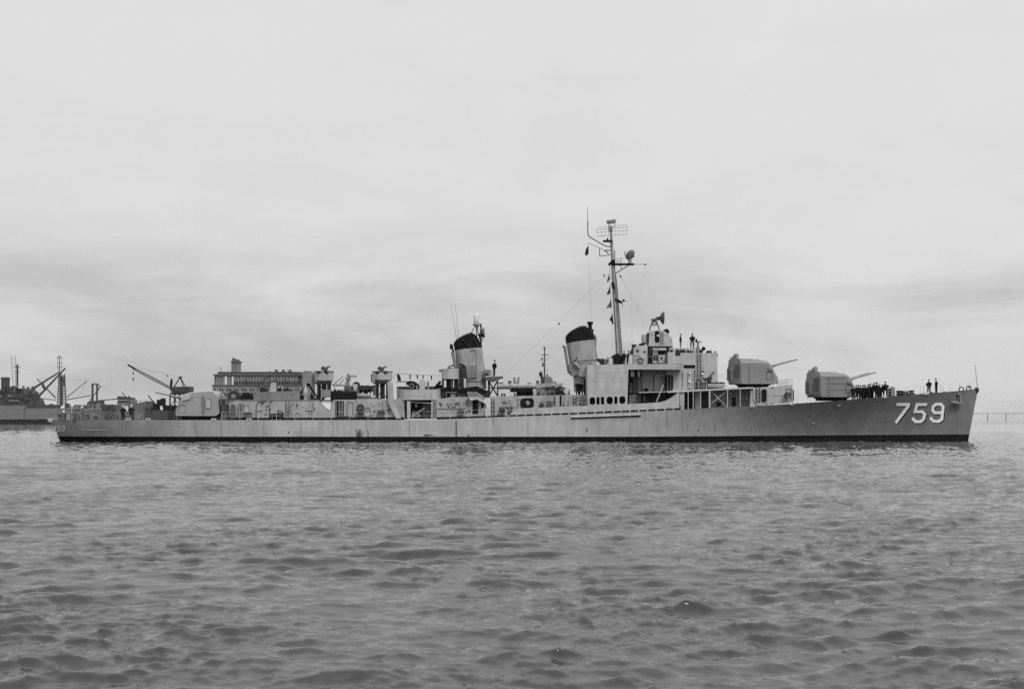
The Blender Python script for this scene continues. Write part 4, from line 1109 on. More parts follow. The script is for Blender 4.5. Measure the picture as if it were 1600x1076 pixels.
# lookout platform on the forward side
def lookout():
    y = -1.2; base = empty('lookout_platform', (SX(770, y), y, SZ(587, y))); base.parent = ship; off = -Vector(base.location)
    def k2(nm, mat, fn, **k):
        o = kid(base, nm, mat, fn, **k); o.location = off; return o
    k2('platform_floor', M['dim'], lambda q: q.pp([(753, 588.8), (786, 587.6), (786, 589.2), (778, 592), (770, 595.5), (765, 595.5), (757, 591.5)], -2.0, 1.6))
    k2('equipment_box', M['mid'], lambda q: q.pb(756.3, 766, 577.2, 586.8, -1.9, -.9), bevel=.04)
    k2('equipment_box', M['house'], lambda q: q.pb(766.5, 771, 577.6, 586.8, -1.6, -.8), bevel=.03)
    k2('box_slot', M['black'], lambda q: q.pb(757.5, 763, 583.5, 585.8, -1.93, -1.89))
    k2('lattice_strut', M['black'], lambda q: q.tube(S3(764, 596, -1.7), S3(778, 619, -1.7), .09))
    k2('lattice_strut', M['black'], lambda q: q.tube(S3(777.5, 594.8, -1.7), S3(763.5, 619, -1.7), .09))
    k2('lattice_post', M['black'], lambda q: q.tube(S3(763.5, 590, -1.7), S3(764.5, 620, -1.7), .13))
    k2('lattice_post', M['black'], lambda q: q.tube(S3(777.6, 594, -1.7), S3(777.6, 619.5, -1.7), .08))
    k2('lattice_tie', M['black'], lambda q: q.pt(764, 606, 1.2, 777, 606, -1.7, .06))
    z = SZ(587.7, y)
    railing(ship, [(SX(774, -1.9), -1.9, z), (SX(785.6, -1.9), -1.9, z), (SX(785.6, -1.9), 1.5, z)], .98, .95, 2, M['pale'], .03, 'platform_rail')
lookout()
# small gun tub abaft the funnel
def small_tub():
    yc = -2.6; c = SX(703.5, yc); rad = SX(717, yc)-c; z0, z1 = SZ(592, yc), SZ(576.2, yc); m = MB()
    m.lathe((c, yc, 0), [(rad*.3, z0), (rad, z0), (rad, z1), (rad-.06, z1), (rad-.06, z0+.1), (0.01, z0+.1)], n=28)
    o = m.build('gun_tub', M['house'], ship, smooth=True)
    kid(o, 'tub_post', M['gear_and_shade'], lambda q: q.tube((c-rad*.82, yc-.6, z0), (c-rad*.82, yc-.6, SZ(609, yc)), .13, n=8))
    kid(o, 'tub_post', M['gear_and_shade'], lambda q: q.tube((c-rad*.2, yc+.4, z0), (c-rad*.2, yc+.4, SZ(609, yc)), .30, n=8))
    kid(o, 'tub_post', M['gear_and_shade'], lambda q: q.tube((c+rad*.25, yc-.5, z0), (c+rad*.25, yc-.5, SZ(609, yc)), .12, n=8))
    kid(o, 'tub_trunk', M['gear_and_shade'], lambda q: q.pb(709.5, 716, 592, 606, yc+.2, yc+1.4))
    kid(o, 'tub_floor', M['black'], lambda q: q.lathe((c, yc, z0-.12), [(rad*.95, 0), (rad*.95, .115)], n=24))
    kid(o, 'director_sight', M['dim'], lambda q: (q.box(c-.35, c+.3, yc-.2, yc+.2, z1-.2, z1+.18), q.tube((c-.3, yc, z1+.1), (c+.35, yc, z1+.55), .06), q.tube((c-.1, yc, z1+.1), (c-.2, yc, z1+.5), .05), q.box(c+.15, c+.5, yc-.15, yc+.15, z1+.3, z1+.5)))
    kid(o, 'tub_lamp', M['mid'], lambda q: q.sphere((c-rad-.15, yc, z1-.2), .2))
    kid(o, 'rest_stay', M['black'], lambda q: q.tube((c-rad-.1, yc-.3, z0-.3), (c-rad-.9, yc-.3, z0-1.2), .18, n=8))
    kid(o, 'platform_grating', M['mid'], lambda q: (q.pb(697, 713, 612.2, 613.4, -3.4, -2.6), q.pb(704, 711.5, 615.5, 619.8, -3.4, -3.0), q.pb(697, 698, 613.4, 620, -3.4, -3.2)))
    kid(o, 'dark_house', M['gear_and_shade'], lambda q: q.pb(690.5, 716, 608.6, 622, -2.55, 2))
small_tub()
# clothes line over the gun platform with small things drying on it
def clothes_line():
    y = -1.8; pts = [S3(613.5, 591, y), S3(618, 584.5, y), S3(622, 582.8, y)] + [S3(622+68*i/8, 582.8+3.4*i/8+1.2*math.sin(math.pi*i/8), y) for i in range(1, 9)]
    m = MB(); m.path(pts, .022, 5); m.build('clothes_line', M['wire'], ship)
    m = MB(); m.path([S3(622, 597, y), S3(621.5, 583, y)], .04); m.build('line_post', M['dim'], ship)
clothes_line()
def hanging(px, top, h, w, lab):
    y = -1.8; p = S3(px, top, y); k = (DIST+y)/FPX; m = MB()
    ww, hh = w*k/2, h*k
    m.prism([(-ww, 0), (ww, 0), (ww*1.1, -hh*.5), (ww*.7, -hh), (ww*.1, -hh*.93), (-ww*.6, -hh*.98), (-ww*.9, -hh*.4)], -.06, .06)
    o = m.build('drying_garment', M['canvas'], None, bevel=.03); o.location = p
    tag(o, lab, 'garment', 'garments on the clothes line')
hanging(640.6, 584.6, 9, 2.0, 'longest dark garment on the clothes line, leftmost of four')
hanging(652.2, 585.6, 6.2, 2.2, 'short dark garment second from the left on the clothes line')
hanging(661, 586.4, 5.6, 2.0, 'short dark garment third from the left, above the pale gun hopper')
hanging(674, 586.6, 7, 2.0, 'dark garment rightmost on the clothes line, nearest the small gun tub')
m = MB(); m.prism([(-.2, .4), (.05, .55), (.22, .3), (.34, -.35), (.22, -.5), (-.05, -.3), (-.12, .05)], -.2, .2)
o = m.build('canvas_bundle', M['canvas'], None, bevel=.06); o.location = S3(622.5, 591, -1.8)
tag(o, 'black canvas bundle hung at the after end of the clothes line', 'bundle')

# torpedo tubes amidships: five tubes side by side on a turntable
def tubes():
    base = empty('torpedo_mount', (SX(820, 0), 0, SZ(618, 0))); base.parent = ship; off = -Vector(base.location)
    def k2(nm, mat, fn, **k):
        o = kid(base, nm, mat, fn, **k); o.location = off; return o
    for i in range(5):
        y = -1.7+.85*i
        def f(q):
            a, b = S3(778.5, 603.2, -1.7), S3(838, 603.0, -1.7); a.y = b.y = y
            q.tube(a, b, .29, .29, 14); q.tube(a-Vector((.06, 0, 0)), a+Vector((.25, 0, 0)), .33, .33, 14)
            c = S3(880, 602, -1.7); c.y = y
            q.lathe((b.x, y, b.z), [(.30, 0), (.30, c.x-b.x)], 'x', 12, R(90), R(270)) if False else None
            q.prism([(b.x, b.z-.29), (b.x, b.z+.29), (c.x, c.z+.29), (c.x, c.z+.12)], y-.29, y+.29)
        k2('torpedo_tube', M['tubes'], f, smooth=True)
    k2('turntable', M['gear_and_shade'], lambda q: q.lathe((SX(820, 0), 0, SZ(618.6, 0)), [(1.05, 0), (1.05, .45), (.9, .55), (.9, .8)], n=28), smooth=True)
    k2('tube_saddle', M['black'], lambda q: q.pb(797, 833, 606.8, 611.5, -1.9, 1.9))
    k2('tube_saddle', M['dim'], lambda q: q.pb(852, 868, 605.5, 619, -1.6, 1.6))
    k2('side_rail', M['mid'], lambda q: (q.pb(832, 866, 611, 612.2, -2.0, -1.8), q.pb(832, 857, 615.5, 616.6, -2.0, -1.8), q.pb(833, 834, 611, 618, -2, -1.8)))
    k2('trainer_seat', M['dim'], lambda q: (q.pb(779, 786, 597.5, 600.3, -1.2, -.5), q.pb(794, 799, 594.5, 600.3, -1.2, -.5), q.pb(824, 830, 598, 600, -1.8, -1.2), q.pb(838, 841, 594, 600, -.5, .3)))
    k2('blast_shield', M['mid'], lambda q: (q.pp([(801.5, 600.5), (802, 590), (804, 588.6), (806, 591), (805, 594), (808, 600.5)], -.9, -.2), q.pp([(806.5, 600.5), (808.5, 591), (810, 588), (812, 589), (811, 600.5)], -.9, -.2)))
    k2('warhead_hoist', M['mid'], lambda q: q.pp([(868, 618), (866, 609), (870, 604), (876, 602.5), (885, 606), (889, 618)], -.4, .4), bevel=.05)
    k2('round_tank', M['house'], lambda q: q.lathe(S3(886.5, 611, -2.3), [(.42, -.3), (.42, .3)], 'y', 18), smooth=True)
    k2('tube_band', M['mid'], lambda q: [q.pb(px, px+1.2, 599.2, 607, -2.02, -1.98) for px in (797,)])
    k2('lower_frame', M['gear_and_shade'], lambda q: (q.pb(868, 884, 610, 613, -1.5, 1.2), q.pb(874, 889, 614, 617.5, -1.5, 1.2)))
tubes()
# first funnel
fb, ft, fk = funnel('funnel', [(891, 930, 588)], None, ship, 1.5)
l1 = lambda x: np.interp(x, [SX(884, 0), SX(929.6, 0)], [SZ(536.2, 0), SZ(530.4, 0)])
ft([(897, 934, 612), (896, 933.5, 592), (890.5, 932, 572), (884.6, 929.6, lambda x: l1(x))], M['stack'], 'funnel_casing')
cf1 = lambda x: np.interp(x, [SX(v, 0) for v in (883.5, 888, 896, 904, 910, 916, 922, 928)], [SZ(v, 0) for v in (526.6, 521.5, 515.8, 511.8, 510.2, 511.5, 516.5, 522.5)])
ft([(884.3, 929.9, lambda x: l1(x)-.02), (883.6, 929.3, lambda x: l1(x)+.4), (883.4, 928, lambda x: cf1(x))], M['black'], 'funnel_cap')
fk('cap_rail', M['dim'], lambda q: q.path([S3(884, 525, -1.3), S3(890, 519, -1.3), S3(899, 512.5, -1.3), S3(908, 508.8, -1.3), S3(919, 509.5, -1.3)], .035))
fk('whistle', M['black'], lambda q: (q.pb(917.8, 926.6, 502.2, 506.4, -.35, .35), q.pb(919.6, 925, 506, 516, -.25, .25), q.pt(922, 520, 0, 927.5, 515.5, 0, .07), q.pt(925, 527, 0, 926, 514, 0, .12)), bevel=.04)
fk('steam_pipe', M['mid'], lambda q: q.path([S3(879.2, 540, -.8), S3(882.2, 541.5, -.8), S3(888.3, 580, -.8), S3(893, 585, -.8)], .17, 10), smooth=True)
fk('steam_pipe', M['mid'], lambda q: q.path([S3(928.5, 523.5, -.4), S3(931, 525, -.4), S3(930.6, 548, -.4), S3(933.5, 562, -.4)], .08, 8), smooth=True)
fk('uptake_plate', M['mid'], lambda q: q.pp([(889.5, 568), (905, 565), (905.5, 584.5), (893, 587.5)], -1.72, -.8))
fk('plate_rail', M['dim'], lambda q: q.path([S3(889.5, 566.3, -1.75), S3(905.5, 563.8, -1.75), S3(933, 562.5, -1.75)], .05))
fk('side_duct', M['stack'], lambda q: q.pp([(904, 587), (906, 575), (911, 569), (920, 567), (920, 589), (909, 589)], -2.0, -.5), bevel=.05)
fk('duct_hose', M['tubes'], lambda q: q.path([S3(897, 566, -2), S3(901, 569.5, -2), S3(905, 574, -2)], .16, 8), smooth=True)
fk('fitting', M['black'], lambda q: q.path([S3(896.5, 563, -1.8), S3(899, 564, -1.8), S3(901.5, 557.5, -1.8)], .06))
fk('uptake_door', M['black'], lambda q: q.pb(912.5, 916.5, 592, 616, -1.75, -1.2))

# ------------------------------------------------------------------ bridge structure
BW = -5.95
def bridge():
    base = empty('bridge_structure', (SX(1000, 0), 0, SZ(632, 0))); base.parent = ship; off = -Vector(base.location)
    def k2(nm, mat, fn, **k):
        o = kid(base, nm, mat, fn, **k); o.location = off; return o
    # big side screen with six holes low down
    def screen(q):
        y = BW; o_ = [(918, 569.8), (981.8, 569.0), (981.8, 577), (980.2, 631.2), (919.4, 634.4), (918, 617)]
        outer = [(SX(a, y), SZ(b, y)) for a, b in o_]; holes = []
        for cx, w in ((925.6, 9), (934.4, 5), (941.4, 5), (952.7, 10), (962.4, 5), (972.4, 9.8)):
            cy = 625.4 - (cx-950)*.03; h = 12.2
            a, b, c, d = SX(cx-w/2, y), SX(cx+w/2, y), SZ(cy+h/2, y), SZ(cy-h/2, y)
            holes.append(rrect(a, b, c, d, (b-a)/2*.98, 7))
        q.holed(outer, holes, y, y+.06)
    k2('side_screen', M['house'], screen)
    k2('screen_return', M['house'], lambda q: q.pb(918, 918.7, 569.9, 634, BW+.065, -1.6))
    k2('screen_batten', M['pale'], lambda q: q.pb(919, 981, 580.6, 581.2, BW-.03, BW+.0))
    k2('wing_deck', M['dim'], lambda q: q.pb(919, 1066, 576.4, 577.2, BW+.08, 5.9))
    k2('inner_bulkhead', M['gear_and_shade'], lambda q: q.pb(919.5, 982, 577.5, 634, -3.0, -2.9))
    k2('passage_roof', M['gear_and_shade'], lambda q: q.pb(919, 981.5, 616.2, 617.2, BW+.07, -2.8))
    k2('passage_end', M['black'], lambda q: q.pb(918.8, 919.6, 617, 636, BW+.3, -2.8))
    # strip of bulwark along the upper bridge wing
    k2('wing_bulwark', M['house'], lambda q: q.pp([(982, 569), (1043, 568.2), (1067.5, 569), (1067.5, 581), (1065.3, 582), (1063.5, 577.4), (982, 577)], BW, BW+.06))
    k2('wing_shadow_strip', M['gear_and_shade'], lambda q: q.pb(982, 1064, 577.2, 578.6, BW+.5, BW+.7))  # dark strip standing in for the shadow line below the wing
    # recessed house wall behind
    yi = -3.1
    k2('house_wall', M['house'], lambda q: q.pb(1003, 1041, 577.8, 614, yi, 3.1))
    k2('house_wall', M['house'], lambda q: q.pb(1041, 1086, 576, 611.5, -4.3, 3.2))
    k2('after_recess', M['gear_and_shade'], lambda q: q.pb(983, 1003, 577.5, 614, -1.6, 1.6))
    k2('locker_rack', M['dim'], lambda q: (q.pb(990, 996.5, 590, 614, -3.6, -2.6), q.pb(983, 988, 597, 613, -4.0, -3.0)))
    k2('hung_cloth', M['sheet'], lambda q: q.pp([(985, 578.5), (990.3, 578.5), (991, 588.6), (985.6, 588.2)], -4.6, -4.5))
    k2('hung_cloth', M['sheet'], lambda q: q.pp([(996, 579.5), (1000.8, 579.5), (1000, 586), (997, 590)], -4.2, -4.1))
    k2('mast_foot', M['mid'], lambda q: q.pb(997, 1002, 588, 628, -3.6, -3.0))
    k2('lower_house', M['gear_and_shade'], lambda q: q.pb(981, 1064, 613.5, 641, -3.4, 3.2))
    k2('lower_bulkhead', M['mid'], lambda q: q.pb(983, 998, 616, 632, -3.7, -3.45))
    k2('gallery_deck', M['pale'], lambda q: q.pp([(998, 613.6), (1040, 612.6), (1040, 611.4), (998, 612.4)], -4.8, -3.0))
    opening(base, 1038.5, 1051.5, 585.5, 610, -4.3, .25, 'doorway').location = off
    for px in (1043.5, 1048): k2('door_post', M['mid'], lambda q: q.pb(px-.5, px+.5, 586, 610, -4.45, -4.4))
    k2('hatch_hood', M['black'], lambda q: q.pp([(1006, 610.5), (1008, 606.5), (1011, 606), (1013.5, 610.5)], -3.5, yi))
    p = pipe(base, [(1021.5, 612), (1021.5, 589), (1028, 580)], yi-.06, .05); p.location = off
    p = pipe(base, [(1004, 594.5), (1021, 594.5)], yi-.3, .02, M['pale']); p.location = off
    # inclined ladder
    def stair(q):
        a, b = S3(1026, 627.5, -4.9), S3(1036.5, 601, -4.9)
        for dy in (0, .6): q.tube(a+Vector((0, dy, 0)), b+Vector((0, dy, 0)), .06)
        for i in range(1, 9): c = a.lerp(b, i/9); q.tube(c, c+Vector((0, .6, 0)), .04)
    k2('inclined_ladder', M['pale'], stair)
    k2('lower_gear', M['black'], lambda q: (q.pb(1004, 1012, 617, 629, -4.4, -3.5), q.pb(1013, 1024, 620, 629, -4.2, -3.5), q.pb(1040, 1055, 616, 628, -4.0, -3.45)))
    k2('gear_highlight', M['dim'], lambda q: [q.pb(x, x+1.2, 619, 628, -4.45, -4.41) for x in (1006,)])
    # pilot house with the window slot, forward part higher
    k2('pilot_house', M['house'], lambda q: q.pp([(1043.5, 550.3), (1055, 550.3), (1055, 556), (1062.8, 556), (1062.8, 551.3), (1119.5, 551.3), (1121, 554), (1121, 607.5), (1083.5, 608.5), (1083.5, 576.5), (1067.5, 576.5), (1067.5, 568.5), (1043.5, 568.2)], -4.2, 4.2), bevel=.03)
    k2('window_slot', M['black'], lambda q: q.pb(1068.3, 1086.2, 570, 575, -4.24, -4.19))
    k2('chart_house', M['house'], lambda q: q.pb(1067, 1084, 577, 611.8, -4.5, 3.0))
    dd = door(base, 1075, 1081.5, 581, 608, -4.5, M['house']); dd.location = off
    k2('corner_post', M['mid'], lambda q: q.pb(1085.2, 1086.6, 577, 610, -4.55, -4.2))
    k2('lamp', M['white'], lambda q: q.sphere(S3(1077.7, 583, -4.65), .13)); k2('lamp', M['white'], lambda q: q.sphere(S3(1097.5, 584, -4.35), .14)); k2('lamp', M['white'], lambda q: q.sphere(S3(1077.5, 596, -4.65), .13))
    l = ladder(base, 1089.6, 1095, 551, 597, -4.3, .33, .04, M['gear_and_shade']); l.location = off
    k2('front_flange', M['mid'], lambda q: (q.pb(1120.4, 1122, 552, 556, -4.24, 4.2)))
    k2('parapet_notch', M['gear_and_shade'], lambda q: q.pb(1054.5, 1063.5, 551.5, 555.6, -4.15, -3.9))
    for px, r in ((1049.5, 2.4), (1058.5, 2.8), (1066, 2.3), (1075, 1.8)):
        k2('parapet_gear', M['gear_and_shade'], lambda q: q.pc(px, 548.3, r, -3.9, -3.4, 12))
    k2('parapet_box', M['gear_and_shade'], lambda q: q.pb(1063, 1071, 546, 551, -3.8, -3.0)); k2('parapet_box', M['gear_and_shade'], lambda q: q.pb(1076, 1083, 547.8, 551.3, -3.8, -3.0))
    k2('pelorus_stand', M['mid'], lambda q: q.lathe(S3(1090.5, 551.3, -3.4), [(.3, 0), (.28, .5), (.12, .9), (.12, 1.25), (.2, 1.3), (.2, 1.42)], n=12), smooth=True)
    k2('pelorus', M['black'], lambda q: (q.sphere(S3(1088, 531.5, -3.4), .16), q.pt(1086.5, 534, -3.4, 1096, 534.3, -3.4, .05), q.pt(1091, 546, -3.4, 1091, 534, -3.4, .09)))
    k2('lookout_sight', M['black'], lambda q: (q.sphere(S3(1099.3, 544.6, -3.2), .25), q.pt(1099.3, 545, -3.2, 1097, 551.5, -3.2, .06)))
    k2('lookout_sight', M['black'], lambda q: q.sphere(S3(1106.6, 549.8, -3.4), .2)); k2('lookout_sight', M['black'], lambda q: (q.sphere(S3(1094.5, 548, -3.6), .16)))
    z = SZ(548, -3)
    railing(ship, [(SX(1051.5, -3), -3, SZ(544.5, -3)), (SX(1086, -3), -3, SZ(544.5, -3))], .85, 1.0, 2, M['pale'], .02, 'bridge_rail')
    k2('roof_house', M['house'], lambda q: q.pb(1046, 1086, 543.2, 551, -3.0, 3.0), bevel=.04)
    # signal bridge house with porthole and lifebuoy, director trunk beside it
    k2('signal_house', M['house'], lambda q: q.pp([(990, 568.6), (990, 545), (993, 541.5), (997, 540), (1011.8, 540), (1011.8, 568.6)], -3.2, 2.8), bevel=.03)
    po = porthole(base, 996, 548.2, 2.1, -3.22); po.location = off
    k2('rail_bar', M['gear_and_shade'], lambda q: q.path([S3(989.5, 556.4, -3.5), S3(1000, 556.2, -3.5)], .05)); k2('fixture', M['gear_and_shade'], lambda q: q.pb(1005, 1009, 548.2, 549.8, -3.3, -3.15))
    k2('signal_locker', M['pale'], lambda q: q.pb(983.7, 988.2, 554.3, 568.8, -4.2, -3.4))
    k2('compass_cover', M['black'], lambda q: (q.lathe(S3(1003, 540, -2.5), [(.12, 0), (.12, .1), (.32, .14), (.32, .25), (.15, .3)], n=14)))
    k2('small_gear', M['gear_and_shade'], lambda q: (q.pp([(984, 552), (988, 543), (992, 539.5), (994, 541), (990, 546), (989, 553)], -2.6, -2.0), q.pt(988, 545, -2.4, 987.5, 537, -2.4, .04), q.pb(991, 995, 538, 540.5, -2.5, -2.2)))
    k2('director_trunk', M['gear_and_shade'], lambda q: q.pb(1013, 1044, 541.5, 568.8, -2.0, 2.0))
    k2('trunk_frame', M['black'], lambda q: (q.pb(1012.2, 1013.4, 541.5, 569, -3.2, -2.9), q.pb(1041.8, 1043.2, 541.5, 569, -3.2, -2.9), q.pb(1012.2, 1043.2, 541.2, 542.6, -3.2, -2.9)))
    k2('trunk_gear', M['house'], lambda q: q.pb(1020, 1028, 545.5, 567, -2.6, -2.01)); k2('trunk_gear', M['house'], lambda q: q.pb(1029, 1040, 554, 567, -2.9, -2.01)); k2('trunk_gear', M['pale'], lambda q: q.pb(1020.5, 1041, 543.6, 547, -2.5, -2.01))
    k2('trunk_slot', M['black'], lambda q: q.pb(1021, 1027.5, 555, 563, -2.64, -2.59)); k2('trunk_slot', M['black'], lambda q: q.pb(1024, 1037, 547.2, 553, -2.54, -2.49)); k2('trunk_slot', M['black'], lambda q: q.pc(1033.5, 559.5, 1.6, -2.94, -2.89))
    z = SZ(569, -4)
    railing(ship, [(SX(990, -3.6), -3.6, z), (SX(1042, -3.6), -3.6, z)], .98, 1.3, 1, M['pale'], .024, 'signal_rail')
    return base
br = bridge()
# lifebuoy on the signal house
m = MB(); m.ring((0, 0, 0), .30, .08, 'y', 20, 8)
o = m.build('lifebuoy', M['mid'], None, smooth=True); o.location = S3(1001, 562.5, -3.29)
tag(o, 'round lifebuoy hung on the signal house below its porthole', 'lifebuoy')
# gun director on top with its dish
def director():
    base = empty('gun_director', (SX(1030, 0), 0, SZ(542, 0))); base.parent = ship; off = -Vector(base.location)
    def k2(nm, mat, fn, **k):
        o = kid(base, nm, mat, fn, **k); o.location = off; return o
    y = -1.9
    k2('director_body', M['house'], lambda q: q.pp([(1013.6, 541.2), (1014.4, 522), (1016, 516), (1034, 515.6), (1037, 516.6), (1046, 523.4), (1050.8, 529.4), (1050.8, 541.2)], y, 1.9), bevel=.06)
    k2('director_skirt', M['gear_and_shade'], lambda q: q.pb(1012.8, 1051.2, 541, 542.4, y-.02, 1.95))
    k2('side_box', M['house'], lambda q: q.pb(1005.2, 1013.2, 521.6, 535.6, -1.5, 1.2), bevel=.03); k2('side_recess', M['gear_and_shade'], lambda q: q.pb(1011, 1014.2, 520, 534, -1.75, -1.4))
    k2('body_seam', M['mid'], lambda q: q.pb(1015, 1046, 522.6, 523.1, y-.02, y+.02))
    k2('side_opening', M['black'], lambda q: q.prism(rrect(SX(1023.2, y), SX(1030.3, y), SZ(535, y), SZ(516.6, y), .2), y-.03, y+.05))
    k2('operator_hood', M['pale'], lambda q: q.sphere(S3(1028.3, 524.6, y-.1), .17))
    l = ladder(base, 1032.5, 1036, 517, 540, y, .34, .025); l.location = off
    k2('rangefinder_hood', M['black'], lambda q: q.pp([(1037.3, 515.8), (1040, 513.5), (1044, 513.8), (1046, 517), (1045.6, 520.6), (1043, 520.4)], -1.3, 1.3), bevel=.05)
    # radar: lattice yoke and a dish looking forward
    def yoke(q):
        for yy in (-.75, .75):
            q.pt(1014.5, 516, yy, 1020.5, 499.5, yy*.7, .08); q.pt(1030.5, 515.6, yy, 1025, 499.5, yy*.7, .07); q.pt(1020.5, 499.5, yy*.7, 1027, 498.5, yy*.7, .1)
            q.pt(1017.5, 508, yy, 1028, 507, yy, .06)
        q.pt(1020.5, 499.5, -.5, 1020.5, 499.5, .5, .08)
        q.pb(1018.6, 1024.5, 497.6, 502, -.45, .45); q.ring(S3(1022.5, 505.5, -.7), .2, .07)
    k2('radar_yoke', M['dim'], yoke)
    def dish(q):
        c = S3(1036.5, 496.6, 0)
        q.lathe((c.x, c.y, c.z), [(.10, -.5), (.32, -.42), (.62, -.2), (.82, .02), (.80, .06), (.58, -.12), (.02, -.38)], 'x', 22)
        q.tube((c.x-.45, 0, c.z), (c.x-1.0, 0, c.z-.12), .18, .15, 10); q.tube((c.x-.4, 0, c.z), (c.x+.2, 0, c.z), .04)
    k2('radar_dish', M['dim'], dish, smooth=True)
    k2('dish_motor', M['gear_and_shade'], lambda q: q.lathe(S3(1028.2, 497.5, 0), [(.22, -.3), (.25, 0), (.22, .3)], 'y', 12))
director()
# signal bridge: light gun laid aft, black canvas shelter round the mast
def aa_gun():
    base = empty('light_gun_mount', (SX(935, -4), -4, SZ(569, -4))); base.parent = ship; off = -Vector(base.location)
    def k2(nm, mat, fn, **k):
        o = kid(base, nm, mat, fn, **k); o.location = off; return o
    k2('gun_barrel', M['gun'], lambda q: q.tube(S3(940, 562, -4.2), S3(913, 562.2, -4.2), .07)); k2('gun_barrel', M['gun'], lambda q: q.tube(S3(940, 562, -3.7), S3(914, 562.2, -3.7), .07))
    k2('breech', M['gear_and_shade'], lambda q: (q.pp([(930, 562), (934, 560), (944, 560.3), (950, 563), (949, 569), (939, 569), (936, 565)], -4.4, -3.5)))
    k2('breech', M['mid'], lambda q: q.pb(944.5, 947, 562.5, 568.5, -4.5, -4.4)); k2('loader_seat', M['mid'], lambda q: q.pb(948, 951, 558.6, 566, -4.2, -3.6))
    k2('gun_shield', M['pale'], lambda q: q.pp([(951.3, 569), (951.3, 561), (956.5, 559.5), (957.4, 569)], -4.2, -3.6), bevel=.02)
aa_gun()
m = MB(); m.pp([(956.5, 569), (956.5, 556), (964.5, 551), (973.5, 557.5), (974.5, 569)], -2.6, 1.6)
m.build('mast_canvas_shelter', M['canvas'], ship, bevel=.08)
kid(ship, 'shelter_frame', M['mid'], lambda q: (q.pt(957.6, 569, -3, 957.6, 559, -3, .05), q.pt(975.8, 569, -3, 975.8, 557, -3, .05)))
kid(ship, 'deck_house_top', M['pale'], lambda q: q.pp([(947, 562), (949, 559.5), (956, 557.5), (957, 562)], -1.6, .6))

